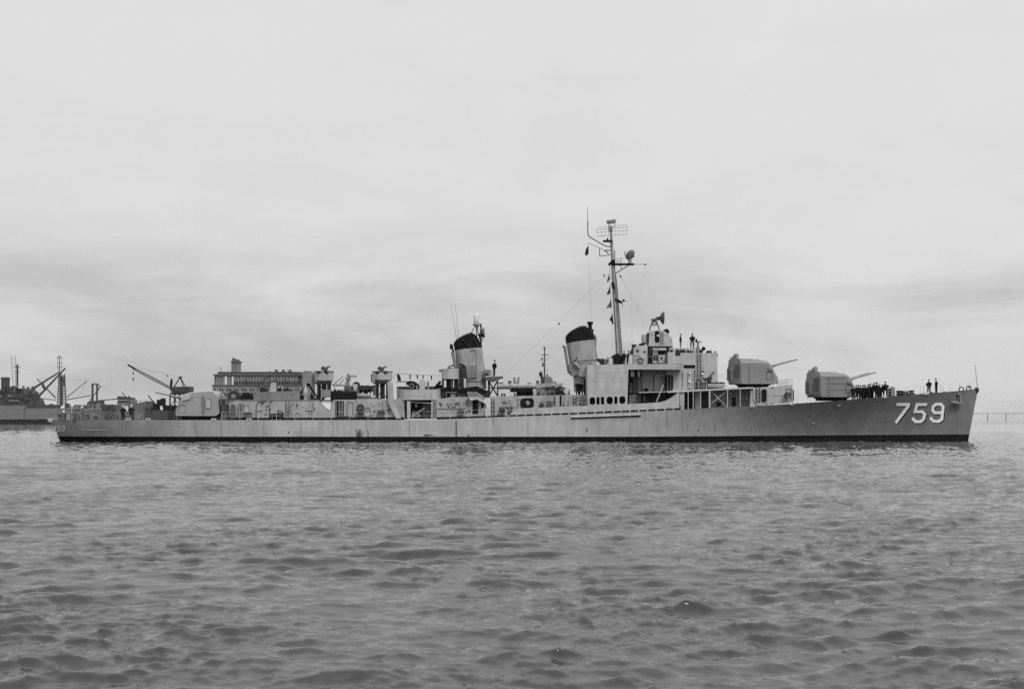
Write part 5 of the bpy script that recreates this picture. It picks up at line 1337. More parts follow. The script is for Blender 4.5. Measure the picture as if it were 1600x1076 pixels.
# ------------------------------------------------------------------ mast
def mast():
    base = empty('mast', (SX(968, 0), 0, SZ(569, 0))); base.parent = ship; off = -Vector(base.location)
    def k2(nm, mat, fn, **k):
        o = kid(base, nm, mat, fn, **k); o.location = off; return o
    k2('mast_pole', M['mast'], lambda q: (q.pt(968.8, 569, 0, 961.0, 452, 0, .44, .34, 18), q.pt(961.0, 452, 0, 957.0, 405, 0, .34, .20, 16), q.pt(957, 405, 0, 954.3, 354, 0, .20, .15, 12)), smooth=True)
    k2('mast_ladder', M['dim'], lambda q: (q.pt(973.5, 569, -.3, 962.5, 430, -.3, .035), q.pt(971, 569, -.6, 961, 440, -.5, .03)))
    k2('cable_run', M['pale'], lambda q: q.pt(967, 566, -.46, 960.2, 462, -.37, .06))
    k2('top_antenna', M['mid'], lambda q: (q.pp([(948.2, 344.2), (962.8, 342.6), (962, 347), (949.4, 348)], -.5, .5), q.pt(950.2, 347.5, -.3, 951.5, 356, -.1, .035), q.pt(961.3, 347, -.3, 959.5, 356, -.1, .035), q.pt(953, 347.5, .3, 953.5, 354, .1, .04), q.pb(950.8, 957.5, 353, 360, -.28, .28)))
    # long-range radar mattress: thin rods and dipoles
    def mattress(q):
        rows = [(931.5, 359.0, 982, 354.5), (931, 363.5, 983.5, 360.0), (933, 369.0, 981.5, 366.0), (933.5, 355.5, 979, 351)]
        for a, b, c, d in rows: q.pt(a, b, .35, c, d, .35, .022, None, 4)
        for i in range(9):
            x = 934 + i*5.6; s = (x-956)*-.085
            q.pt(x, 354.5+s, .35, x, 369+s, .35, .018, None, 4)
        for a, b, c, d in rows[:3]:
            for i in range(8):
                t = (i+.5)/8; x = a+(c-a)*t; y = b+(d-b)*t; q.pt(x-1, y, .15, x+1, y, .15, .03, None, 4); q.pt(x, y, .35, x, y, .15, .018, None, 4)
    k2('radar_mattress', M['dim'], mattress)
    k2('small_platform', M['black'], lambda q: (q.pb(942.8, 957, 375, 377, -.5, .5), q.pp([(947.5, 375), (949, 371.5), (950.3, 371.5), (950.8, 375)], -.2, .2)))
    k2('bent_yard', M['gear_and_shade'], lambda q: q.path([S3(955.5, 385.2, 0), S3(947, 384.8, 0), S3(943, 383, 0), S3(921, 370, 0), S3(918.8, 367, 0), S3(918.4, 353, 0)], .06, 8))
    k2('whip', M['dim'], lambda q: (q.pt(918.4, 355, 0, 918.0, 322, 0, .05, .02), q.pt(918.4, 353, 0, 918.4, 346.5, 0, .075)))
    k2('gaff', M['mid'], lambda q: q.path([S3(944.5, 391, 0), S3(918.5, 379, 0)], .035))
    k2('gaff_strut', M['gear_and_shade'], lambda q: q.path([S3(957, 391.2, 0), S3(944.5, 391.2, 0), S3(950.8, 396.5, 0)], .06)); k2('gaff_post', M['gear_and_shade'], lambda q: q.path([S3(960.2, 391, 0), S3(960.8, 407, 0)], .05))
    k2('lower_arm', M['dim'], lambda q: q.path([S3(936.8, 387, 0), S3(937, 400, 0), S3(945, 399.5, 0), S3(957, 397, 0)], .05))
    k2('mast_clamp', M['black'], lambda q: (q.pp([(950, 412.5), (953.5, 414.5), (960, 407.5), (957, 405)], -.35, .35), q.pb(956, 961.5, 406, 414.5, -.3, .3)))
    k2('radar_platform', M['black'], lambda q: q.pb(959.5, 991, 411.2, 413.2, -.55, .55)); k2('platform_brace', M['dim'], lambda q: (q.pt(959.5, 428.5, 0, 985, 413, 0, .06), q.pt(968, 413, 0, 972, 420, 0, .04)))
    k2('yard_end', M['dim'], lambda q: q.pt(991, 413, 0, 1014, 413, 0, .035, .02)); k2('yard_fitting', M['black'], lambda q: q.pb(1006.3, 1009.5, 412.2, 414, -.08, .08))
    k2('platform_rail', M['dim'], lambda q: (q.pt(962, 405, -.5, 976, 403.5, -.5, .02), q.pt(963, 409, -.5, 972, 408, -.5, .03), q.pt(965, 412, -.5, 965, 405, -.5, .02), q.pt(970, 412, -.5, 970, 404, -.5, .03)))
    k2('radar_pedestal', M['mid'], lambda q: q.lathe(S3(984.3, 411.4, 0), [(.26, 0), (.22, .1), (.20, .55), (.24, .6)], n=12), smooth=True)
    def sdish(q):
        c = S3(983, 396, -.1); n = 14
        q.lathe((0, 0, 0), [(.05, .0), (.28, .05), (.48, .18), (.62, .36), (.6, .38), (.45, .22), (.02, .06)], 'y', n)
        M4 = Matrix.Translation(c) @ Matrix.Rotation(R(35), 4, 'Y') @ Matrix.Rotation(R(-25), 4, 'Z') @ Matrix.Translation((0, .1, 0)) @ Matrix.Scale(1.15, 4, (0, 0, 1)) @ Matrix.Scale(.85, 4, (1, 0, 0))
        q.v = [tuple(M4 @ Vector(v)) for v in q.v]
        q.pt(977, 401.5, 0, 987, 403, 0, .05); q.pp([(986, 402), (991, 398), (991.3, 401.5), (988.5, 403)], -.15, .15); q.pt(976, 393, 0, 976.5, 400, 0, .05); q.pt(984.3, 404, 0, 983, 399, 0, .1)
    k2('surface_radar', M['dim'], sdish)
    k2('lower_platform', M['black'], lambda q: (q.pp([(961, 464.5), (972, 471), (972.5, 473.5), (968, 472), (961, 469)], -.5, .5), q.pt(970, 470.5, 0, 980.5, 470.5, 0, .03), q.pb(973, 976, 467.6, 471, -.2, .2), q.pt(972.2, 473, 0, 972.8, 479, 0, .03)))
    k2('mast_box', M['black'], lambda q: q.pp([(955.5, 441), (958.5, 440), (961, 450), (957, 450.5)], -.5, .1)); k2('mast_bracket', M['dim'], lambda q: q.pt(952, 434.5, 0, 958, 435, 0, .03)); k2('mast_bracket', M['dim'], lambda q: q.pt(953, 457, 0, 961, 457.5, 0, .03))
    # standing rigging and halyards
    def wirep(a, b, r=.010):
        o = kid(base, 'stay_wire', M['wire'], lambda q: q.tube(S3(*a), S3(*b), r, n=4)); o.location = off
    wirep((967.5, 427, 0), (1016, 512, -1.2)); wirep((965.5, 424, 0), (1010, 514, -1.2)); wirep((949, 428, 0), (787, 589, 0), .010); wirep((951, 412, 0), (757, 524, -.3), .004)
    wirep((919, 379, 0), (926.2, 560, -1), .012); wirep((954, 417, -.1), (948, 440, -.2), .012); wirep((985, 414, -.3), (988, 541, -1), .006); wirep((1009, 414, -.2), (983, 541, -1), .006)
    for a in ((873.5, 505.8), (944, 430.6), (969.6, 432)): k2('insulator', M['black'], lambda q: q.sphere(S3(a[0], a[1], -.05), .10, 8, 1.5))
    for k, (px, py, x2, y2) in enumerate(((951.5, 417, 958, 560), (953, 414, 962, 558))): wirep((px, py, -.4), (x2, y2, -1.6), .009)
mast()
# flags on the halyards (things of their own)
def flag(name, pts, y, mat, lab):
    c = S3(pts[0][0], pts[0][1], y); m = MB(); n = len(pts)
    P = [S3(a, b, y)-c for a, b in pts]
    m.prism([(p.x, p.z) for p in P], -.035, .035)
    o = m.build(name, M[mat], None); o.location = c
    bm = bmesh.new(); bm.from_mesh(o.data); bmesh.ops.subdivide_edges(bm, edges=bm.edges, cuts=2, use_grid_fill=True)
    for v in bm.verts: v.co.y += .14*math.sin(v.co.x*7+v.co.z*3)
    bm.to_mesh(o.data); bm.free()
    tag(o, lab, 'flag', 'flags on the mast halyards')
flag('ensign', [(919.6, 383), (919.4, 396.5), (915.3, 400.2), (913.8, 397), (915.5, 389)], 0, 'flag1', 'dark flag flying at the gaff, highest and farthest left of the mast')
flag('signal_flag', [(952, 426), (952.6, 436), (949.3, 442), (948.8, 438.5), (951, 431)], -.5, 'flag1', 'narrow dark flag just below the radar platform, topmost on the mast halyard')
flag('signal_flag', [(953.4, 443.5), (953.6, 457.5), (950, 461.2), (948, 458.5), (951, 453)], -.6, 'flag1', 'dark flag with ragged foot, second from the top on the mast halyard')
flag('signal_flag', [(954.8, 464.5), (955.6, 480), (947.3, 482), (948.5, 478), (952.8, 472.5)], -.8, 'flag2', 'grey pointed pennant streaming left of the mast, third from the top')
flag('signal_flag', [(956.8, 489.2), (958.6, 506), (956.7, 506.5), (955.2, 501.5), (952.2, 499.5), (955, 494)], -1, 'flag1', 'lowest dark flag on the mast halyard, nearest the canvas shelter')
# whip aerials by the second funnel
for a, b, c, d in ((704.8, 475, 713.6, 532), (711.2, 475, 716.5, 529)):
    kid(ship, 'whip_aerial', M['dim'], lambda q: q.pt(c, d, .5, a, b, .5, .028, .012, 5))

fittings(mh, 684, 730, 624, 648, MD, 16, 11)
fittings(mh, 768, 812, 622, 645, MD, 14, 12)
fittings(mh, 836, 915, 620, 634, MD, 16, 13)
roof_clutter(mh, 780, 806, 619, 6, -2.5, 7, 14)
roof_clutter(mh, 836, 892, 618, 7, -2.6, 14, 15)
roof_clutter(mh, 690, 730, 620, 5, -3.0, 8, 16)
roof_clutter(ship, 984, 1012, 541, 4, -1.8, 6, 17)
roof_clutter(ship, 1088, 1118, 551.5, 3.5, -2.5, 8, 18)

# ------------------------------------------------------------------ forward superstructure
FW = -4.6
def forward():
    base = empty('forward_deckhouse', (SX(1150, 0), 0, SZ(635, 0))); base.parent = ship; off = -Vector(base.location)
    def k2(nm, mat, fn, **k):
        o = kid(base, nm, mat, fn, **k); o.location = off; return o
    k2('upper_deck', M['pale'], lambda q: q.pp([(1043, 611.2), (1135, 606), (1178, 604.5), (1178, 606.6), (1135, 608.6), (1043, 613.4)], -5.4, 5.0))
    k2('recess_wall', M['mid'], lambda q: q.pp([(1064, 613), (1172, 607), (1172, 634), (1064, 640.5)], -3.5, 3.5))
    k2('bulkhead_end', M['house'], lambda q: q.pp([(1062.3, 611.6), (1069.5, 611.4), (1069.5, 639.4), (1062.3, 640)], -5.2, -3.5))
    k2('dark_doorway', M['black'], lambda q: q.pp([(1069.8, 613.5), (1085, 612.7), (1085, 638), (1069.8, 639.4)], -3.56, -3.5))
    k2('wall_panel', M['house'], lambda q: q.pp([(1086, 613), (1094.5, 612.5), (1094.5, 637.5), (1086, 638.4)], -3.7, -3.5)); k2('wall_panel', M['gear_and_shade'], lambda q: q.pp([(1096, 612.6), (1108, 612), (1108, 636.6), (1096, 637.3)], -3.62, -3.5))
    for px in (1075.5, 1083.5, 1095, 1137.2, 1157): 
        x, z, y = deck_px(px); k2('deck_pillar', M['pale'], lambda q: q.tube((x, y+.2, z), (x, y+.2, SZ(lerp_tab([(1043, 612), (1135, 607), (1178, 605)], px), y)), .05, n=7))
    x, z, y = deck_px(1109); k2('deck_pillar', M['pale'], lambda q: q.box(x-.08, x+.08, y+.1, y+.26, z, SZ(609.5, y)))
    k2('cross_brace', M['pale'], lambda q: q.tube(S3(1111.5, 611, -5.0), S3(1136, 636, -5.0), .04)); k2('cross_brace', M['pale'], lambda q: q.tube(S3(1135, 611, -5.0), S3(1111.5, 630, -5.0), .04))
    k2('vent_square', M['black'], lambda q: q.pb(1120, 1126.3, 628, 634.3, -3.56, -3.5)); k2('vent_square', M['black'], lambda q: q.pb(1144, 1149.5, 620.5, 634, -3.56, -3.5))
    p = pipe(base, [(1167, 607.5), (1168, 624), (1164.5, 620)], -3.7, .06, M['pale']); p.location = off
    k2('round_lamp', M['white'], lambda q: q.sphere(S3(1142, 614.6, -3.6), .12))
    # flush section with ladder, door and reel
    k2('gun_deck_house', M['house'], lambda q: q.pp([(1172, 606), (1205, 604), (1238.3, 600.3), (1239.5, 628.6), (1205, 631.6), (1172, 634.5)], FW, 4.4), bevel=.03)
    d = door(base, 1189.3, 1197.8, 607.8, 628.3, FW, M['black']); d.location = off
    l = ladder(base, 1181.5, 1186.8, 604.5, 631, FW-.02, .40, .045, M['gear_and_shade']); l.location = off
    p = pipe(base, [(1176, 606.5), (1178, 609), (1178, 624), (1181, 629)], FW-.08, .06, M['pale']); p.location = off
    for a in ((1206.5, 604.8), (1206, 630.5), (1197.8, 631.5)): k2('fixture', M['gear_and_shade'], lambda q: q.pc(a[0], a[1], 1.1, FW-.1, FW))
    k2('wall_batten', M['mid'], lambda q: q.pb(1207, 1226, 617.8, 618.5, FW-.02, FW)); 
    r_ = reel(base, 1230.4, 616.8, 3.9, FW-.35, .5, None, 'hose_reel'); 
    for o in (r_,): o.location = off
    k2('reel_cage', M['gear_and_shade'], lambda q: q.holed([(SX(a, FW), SZ(b, FW)) for a, b in ((1226, 608), (1234.5, 607), (1235, 626), (1226.5, 626.5))], [[(SX(a, FW), SZ(b, FW)) for a, b in ((1227.2, 609), (1233.3, 608.4), (1233.8, 625), (1227.6, 625.4))]], FW-.7, FW-.6))
    k2('front_fitting', M['black'], lambda q: q.pb(1238.5, 1240.5, 609, 626, -2.5, 2.5))
    # gallery on the upper deck ahead of the bridge: box of nets, light gun
    k2('net_trough', M['house'], lambda q: q.pb(1106, 1133.5, 599.4, 604.8, -4.6, -3.4)); 
    k2('trough_edge', M['mid'], lambda q: q.pb(1105.6, 1134, 602, 602.6, -4.64, -4.6))
    k2('trough_foot', M['black'], lambda q: q.pb(1107, 1131, 604.8, 606.6, -4.5, -3.5))
    k2('light_gun', M['gear_and_shade'], lambda q: (q.pt(1105, 592, -4.3, 1115.8, 580.3, -4.3, .06), q.pb(1103.5, 1109.5, 590, 597, -4.5, -4.0), q.pt(1106, 597, -4.3, 1106, 607, -4.3, .14), q.pt(1112, 588, -4.3, 1109, 598, -4.3, .09), q.pt(1098, 590, -4.3, 1104, 593, -4.3, .07), q.pb(1097, 1100, 579.5, 582, -4.4, -4.2)))
    k2('ready_locker', M['dim'], lambda q: (q.pb(1086.5, 1104, 596.5, 607, -4.3, -4.21), q.pb(1089, 1097, 593, 600, -4.8, -4.25)))
    k2('front_fixture', M['house'], lambda q: (q.pb(1120, 1122.2, 586, 589, -4, -3), q.pb(1120, 1122.5, 594, 597, -4, -3)))
    return base
forward()
z0 = SZ(608.5, -5.2)
railing(ship, [(SX(1067, -5.2), -5.2, SZ(610.3, -5.2)), (SX(1104, -5.2), -5.2, SZ(608, -5.2))], .98, 1.1, 2, M['pale'], .028, 'gallery_rail')
railing(ship, [(SX(1210, -4.4), -4.4, SZ(603.3, -4.4)), (SX(1238, -4.4), -4.4, SZ(600.3, -4.4)), (SX(1238, -4.4), 4.2, SZ(600.3, -4.4))], .70, .75, 2, M['raill'], .028, 'gun_deck_rail')
# black net heap lying in the trough
def net_heap(px, w, lab):
    m = MB(); rg = random.Random(int(px)); pts = []
    k = (DIST-4)/FPX
    top = [(-w/2+w*i/8, (1.2+1.6*rg.random())*k/ k) for i in range(9)]
    m.prism([(-w/2*k, 0)] + [(x*k, h*k) for x, h in top] + [(w/2*k, 0)], -.35, .35)
    o = m.build('net_heap', M['canvas'], None, bevel=.04); o.location = S3(px, 599.2, -4.0); tag(o, lab, 'net', 'netting heaps in the trough')
net_heap(1110.5, 7.5, 'small black netting heap at the after end of the trough before the bridge')
net_heap(1119.5, 8.5, 'black netting heap in the middle of the trough before the bridge')
net_heap(1129, 8, 'black netting heap at the forward end of the trough before the bridge')
for px in (1175.5, 1236.5, 1382, 1447): chock(px)

# ------------------------------------------------------------------ forecastle
deck_rail(1241, 1262, M['raill'], 1.9)
deck_rail(1388, 1443, M['raill'], 2.0); deck_rail(1470, 1515, M['raill'], 1.5); deck_rail(1390, 1515, M['raill'], 2.0, side=1); deck_rail(1241, 1385, M['raill'], 2.4, side=1)
def fore():
    def dz(px, y=-1.0): return deck_z(SX(px, y))
    def at(px, y): return (SX(px, y), y, dz(px, y)-.02)
    kid(ship, 'vent_cowl', M['black'], lambda q: q.box(SX(1388.6, -1.4), SX(1391, -1.4), -1.4, -.8, dz(1389), SZ(606.8, -1.4)))
    kid(ship, 'deck_cowl', M['mid'], lambda q: q.lathe(at(1394.5, -1.2), [(.32, 0), (.30, .9), (.24, 1.15), (.08, 1.2)], n=14), smooth=True)
    locker(ship, 1403.3, 1411, 610.8, 618.5, -1.2, .8, M['black'])
    kid(ship, 'anchor_windlass', M['gear_and_shade'], lambda q: (q.lathe(at(1424, -.3), [(.5, 0), (.42, .15), (.28, .25), (.28, .45), (.45, .55)], n=16), q.lathe(at(1415, .4), [(.4, 0), (.3, .3), (.4, .5)], n=16)), smooth=True)
    kid(ship, 'chain_stopper', M['black'], lambda q: q.pp([(1411, 618.5), (1414, 615.6), (1418, 617.5), (1436, 617), (1440, 614.8), (1446, 614.5), (1448, 617)], -.9, -.4))
    kid(ship, 'chain_stopper', M['black'], lambda q: q.pp([(1453, 615.5), (1456, 612), (1460, 614), (1464, 612.6), (1470, 613.6), (1474, 615)], -.9, -.4))
    kid(ship, 'bow_gear', M['black'], lambda q: q.pp([(1474, 614), (1476, 611.3), (1478, 613.4), (1486, 612.8), (1494, 612.8)], -.5, -.1))
    for px, r in ((1502.5, .28), (1514, .30)):
        x, z, y = deck_px(px); kid(ship, 'closed_chock', M['black'], lambda q: q.ring((x, y+.1, z+.16), r, .06, 'y', 18))
    kid(ship, 'bow_bulwark', M['gear_and_shade'], lambda q: q.pp([(1523.5, 611), (1524, 606), (1526.5, 605), (1529.8, 607), (1530, 611), (1528, 614)], -.22, .22), bevel=.04)
    kid(ship, 'jackstaff', M['mid'], lambda q: q.pt(1527.2, 606, 0, 1523.6, 570, 0, .045, .025)); kid(ship, 'jackstaff_stay', M['wire'], lambda q: q.pt(1525.5, 590, 0, 1513.5, 604, -.6, .014, None, 4))
    kid(ship, 'rail_lamp', M['gear_and_shade'], lambda q: q.box(*[v for v in (SX(1513.5, -.8), SX(1515.8, -.8), -.9, -.7, SZ(606, -.8), SZ(603.8, -.8))]))
    # anchor housed at the hawse pipe
    p = on_hull(1496, 622, 0.02); a = empty('anchor', p); a.parent = ship; off = -Vector(p)
    def k2(nm, mat, fn, **k):
        o = kid(a, nm, mat, fn, **k); o.location = off; return o
    k2('hawse_pipe', M['mid'], lambda q: q.ring(on_hull(1497, 621, .02), .42, .12, 'y', 18, 8), smooth=True)
    k2('hawse_hole', M['black'], lambda q: q.lathe(on_hull(1497, 621, 0), [(.40, -.03), (.40, .1)], 'y', 16))
    k2('shank', M['dim'], lambda q: q.tube(on_hull(1498, 620, .15), on_hull(1494, 628.5, .32), .13, .15, 8))
    k2('crown', M['mid'], lambda q: q.tube(on_hull(1488.5, 628.5, .40), on_hull(1499, 630.8, .35), .22, .18, 10))
    k2('fluke', M['mid'], lambda q: q.tube(on_hull(1484.5, 627.5, .30), on_hull(1490, 629, .45), .04, .24, 8)); k2('fluke', M['mid'], lambda q: q.tube(on_hull(1500, 630.5, .42), on_hull(1499, 620.5, .25), .20, .05, 8))
    k2('bolster', M['mid'], lambda q: q.tube(on_hull(1502, 617, .05), on_hull(1500.5, 623.5, .1), .18, .2, 10), smooth=True)
    k2('chain', M['dim'], lambda q: q.tube(on_hull(1495, 615.5, .05), on_hull(1497, 620.5, .12), .09, .09, 7))
fore()

# ------------------------------------------------------------------ people
def body_mesh(name, pose):
    J = pose['v']; E = pose['e']; Rd = pose['r']
    me = bpy.data.meshes.new(name); me.from_pydata(J, E, []); me.update()
    o = bpy.data.objects.new(name+'_source', me); col.objects.link(o)
    sk = o.modifiers.new('skin', 'SKIN'); sk.use_smooth_shade = True; sk.branch_smoothing = .6
    for i, d in enumerate(me.skin_vertices[0].data):
        d.radius = Rd[i]; d.use_root = (i == 0)
    ss = o.modifiers.new('sub', 'SUBSURF'); ss.levels = 1; ss.render_levels = 1
    dg = bpy.context.evaluated_depsgraph_get(); dg.update()
    res = bpy.data.meshes.new_from_object(o.evaluated_get(dg)); res.name = name
    bpy.data.objects.remove(o)
    res.materials.clear()
    for k in ('coat', 'dung', 'skin', 'black'): res.materials.append(M[k])
    for p in res.polygons:
        z = p.center.z; p.use_smooth = True
        face = 1.50 < z < 1.66 and p.center.x > .03
        hand = pose.get('hand') and any((p.center-Vector(h)).length < .085 for h in pose['hand'])
        p.material_index = 2 if (z > 1.49 and (face or z < 1.66)) or hand else 3 if (z < .09 or z > 1.68) else (1 if pose['light'] and z < .86 else 0)
    return res
def std_pose(spread=.11, arm=(.0, .0), lean=0.0, light=False, elbow=.30, hand=((.12, -.20, .93), (.12, .20, .93)), bulk=1.0):
    v = [(0, 0, .95), (0.01+lean*.4, 0, 1.18), (0.0+lean*.8, 0, 1.38), (.01+lean, 0, 1.50), (.035+lean, 0, 1.62), (.02+lean, 0, 1.73)]
    r = [(.19*bulk, .24*bulk), (.18*bulk, .22*bulk), (.17*bulk, .25*bulk), (.08, .08), (.12, .105), (.10, .095)]
    e = [(0, 1), (1, 2), (2, 3), (3, 4), (4, 5)]
    hands = []
    for s, hd in ((-1, hand[0]), (1, hand[1])):
        b = len(v)
        v += [(0, s*spread, .86), (.02, s*(spread+.01), .50), (-.01, s*(spread+.02), .10), (.15, s*(spread+.04), .045)]
        r += [(.15, .14), (.115, .105), (.09, .09), (.06, .07)]
        e += [(0, b), (b, b+1), (b+1, b+2), (b+2, b+3)]
        b = len(v)
        sh = (lean*.8, s*.20, 1.37); el = (-.06+lean*.5, s*elbow, 1.12)
        v += [sh, el, hd]; r += [(.12, .12), (.10, .10), (.07, .065)]
        e += [(2, b), (b, b+1), (b+1, b+2)]; hands.append(hd)
    return dict(v=v, e=e, r=r, light=light, hand=hands if pose_hands else None)
pose_hands = False
POSES = [body_mesh('standing_person', std_pose()),
         body_mesh('standing_person_apart', std_pose(spread=.15, lean=.03, hand=((.16, -.12, .98), (.16, .12, .98)))),
         body_mesh('standing_person_dungarees', std_pose(light=True, spread=.13, elbow=.33, hand=((.14, -.17, .90), (.10, .20, .90)))),
         body_mesh('leaning_person', std_pose(lean=.14, hand=((.30, -.12, 1.05), (.30, .12, 1.05)))),
         body_mesh('bulky_person', std_pose(bulk=1.9, spread=.17, lean=-.06, elbow=.40, hand=((.25, -.14, 1.22), (.25, .14, 1.22))))]
def cap_mesh(kind):
    m = MB()
    if kind == 'white': m.lathe((0, 0, 0), [(.075, .09), (.105, .10), (.125, .02), (.118, .0), (.10, .085)], n=14)
    elif kind == 'watch': m.lathe((0, 0, 0), [(.107, -.03), (.112, 0), (.10, .07), (.06, .115), (.01, .125)], n=14)
    else: m.lathe((0, 0, 0), [(.107, -.02), (.112, .03), (.125, .07), (.115, .095), (.01, .115)], n=14); m.add([(.09, -.07, 0), (.17, -.05, -.02), (.17, .05, -.02), (.09, .07, 0)], [(0, 1, 2, 3)])
    o = m.build('cap', M['white'] if kind == 'white' else M['black'], None, smooth=True); me = o.data; bpy.data.objects.remove(o); return me
CAPS = {k: cap_mesh(k) for k in ('white', 'watch', 'peaked')}
def person(px, y, feet_z, pose, rz, cap, lab, h=1.76, group=None):
    o = bpy.data.objects.new('person', POSES[pose]); col.objects.link(o)
    s = h/1.80; o.location = (SX(px, y), y, feet_z); o.rotation_euler.z = R(rz); o.scale = (s, s, s)
    tag(o, lab, 'person', group)
    c = bpy.data.objects.new('cap', CAPS[cap]); col.objects.link(c); c.parent = o
    lean = {3: .14, 4: -.06, 1: .03}.get(pose, 0); c.location = (.025+lean, 0, 1.70)
    return o
SBW = SZ(587.7, -1.2)
dkz = lambda px, y: deck_z(SX(px, y))-.02
person(192.3, -3.6, dkz(192, -3.6), 0, -100, 'white', 'sailor in dark uniform and white cap on the fantail, left of the pair', 1.80, 'sailors on the fantail')
person(205.2, -3.6, dkz(205, -3.6), 1, -70, 'white', 'sailor in dark uniform and white cap on the fantail, right of the pair', 1.84, 'sailors on the fantail')
person(772.5, -1.3, SBW, 4, 170, 'watch', 'person in bulky black foul-weather coat on the funnel platform', 2.0)
person(902.6, -2.4, SZ(616.8, -3), 0, -80, 'watch', 'dark-clad sailor beside the forward funnel, left of the pair', 1.78, 'sailors beside the forward funnel')
person(908, -2.2, SZ(616.8, -3), 1, -110, 'watch', 'dark-clad sailor beside the forward funnel, right of the pair', 1.66, 'sailors beside the forward funnel')
person(975, -3.0, SZ(568.9, -3.4), 0, -60, 'watch', 'dark-clad sailor on the signal bridge right against the canvas shelter', 1.62, 'sailors on the signal bridge')
person(980.3, -3.2, SZ(568.9, -3.4), 3, -20, 'watch', 'dark-clad sailor on the signal bridge beside the pale locker', 1.64, 'sailors on the signal bridge')
person(1063.3, -2.6, SZ(543.4, -3), 0, -10, 'peaked', 'officer in black coat on the bridge roof, left of the pair, nearer the director', 1.74, 'officers on the bridge roof')
person(1081.6, -2.6, SZ(543.4, -3), 1, -85, 'peaked', 'officer in black coat on the bridge roof, right of the pair, by the pelorus', 1.76, 'officers on the bridge roof')
person(1451.3, -1.2, dkz(1451, -1.2), 2, -80, 'watch', 'person in black jacket and lighter trousers at the bow, left of the pair', 1.74, 'sailors at the bow')
person(1463, -1.0, dkz(1463, -1.0), 1, 180, 'watch', 'person in black jacket at the bow, right of the pair, nearest the stem', 1.80, 'sailors at the bow')
nth = lambda i: ordn[i]
ordn = ['first', 'second', 'third', 'fourth', 'fifth', 'sixth', 'seventh', 'eighth', 'ninth', 'tenth', 'eleventh', 'twelfth', 'thirteenth', 'fourteenth', 'fifteenth', 'sixteenth', 'seventeenth', 'eighteenth']
rg = random.Random(31)
crowd = [1333, 1338.8, 1341, 1343, 1345, 1347, 1349, 1351, 1353, 1355, 1357, 1359.2, 1363.5, 1366, 1368.5, 1371, 1373.5, 1378.8, 1383.2]
for i, px in enumerate(crowd):
    px += 0 if i in (0, 17, 18) else rg.uniform(-1.2, 1.2)
    y = -2.5 + (0.8*((i*2) % 5)*.75) + rg.uniform(-.2, .2)
    if i >= 17: lab = 'dark-coated sailor standing %s of the two just forward of the crowd' % ('left' if i == 17 else 'right')
    elif i == 0: lab = 'dark-coated sailor alone against the lower forward gun mount'
    else: lab = 'dark-coated sailor in the forecastle crowd, %s from the gun mount' % ordn[i]
    person(px, y, dkz(px, y), i % 2 if i != 18 else 4, rg.choice([-90, -60, 20, 160, 100, -120]), 'watch', lab, {17: 1.55, 18: 1.88, 16: 1.6, 0: 1.68}.get(i, rg.uniform(1.62, 1.90)), 'sailors crowded on the forecastle')

# ------------------------------------------------------------------ far shore and ships behind
def far(name, y, mat, fn, parent, smooth=False):
    return kid(parent, name, M[mat], fn, smooth)
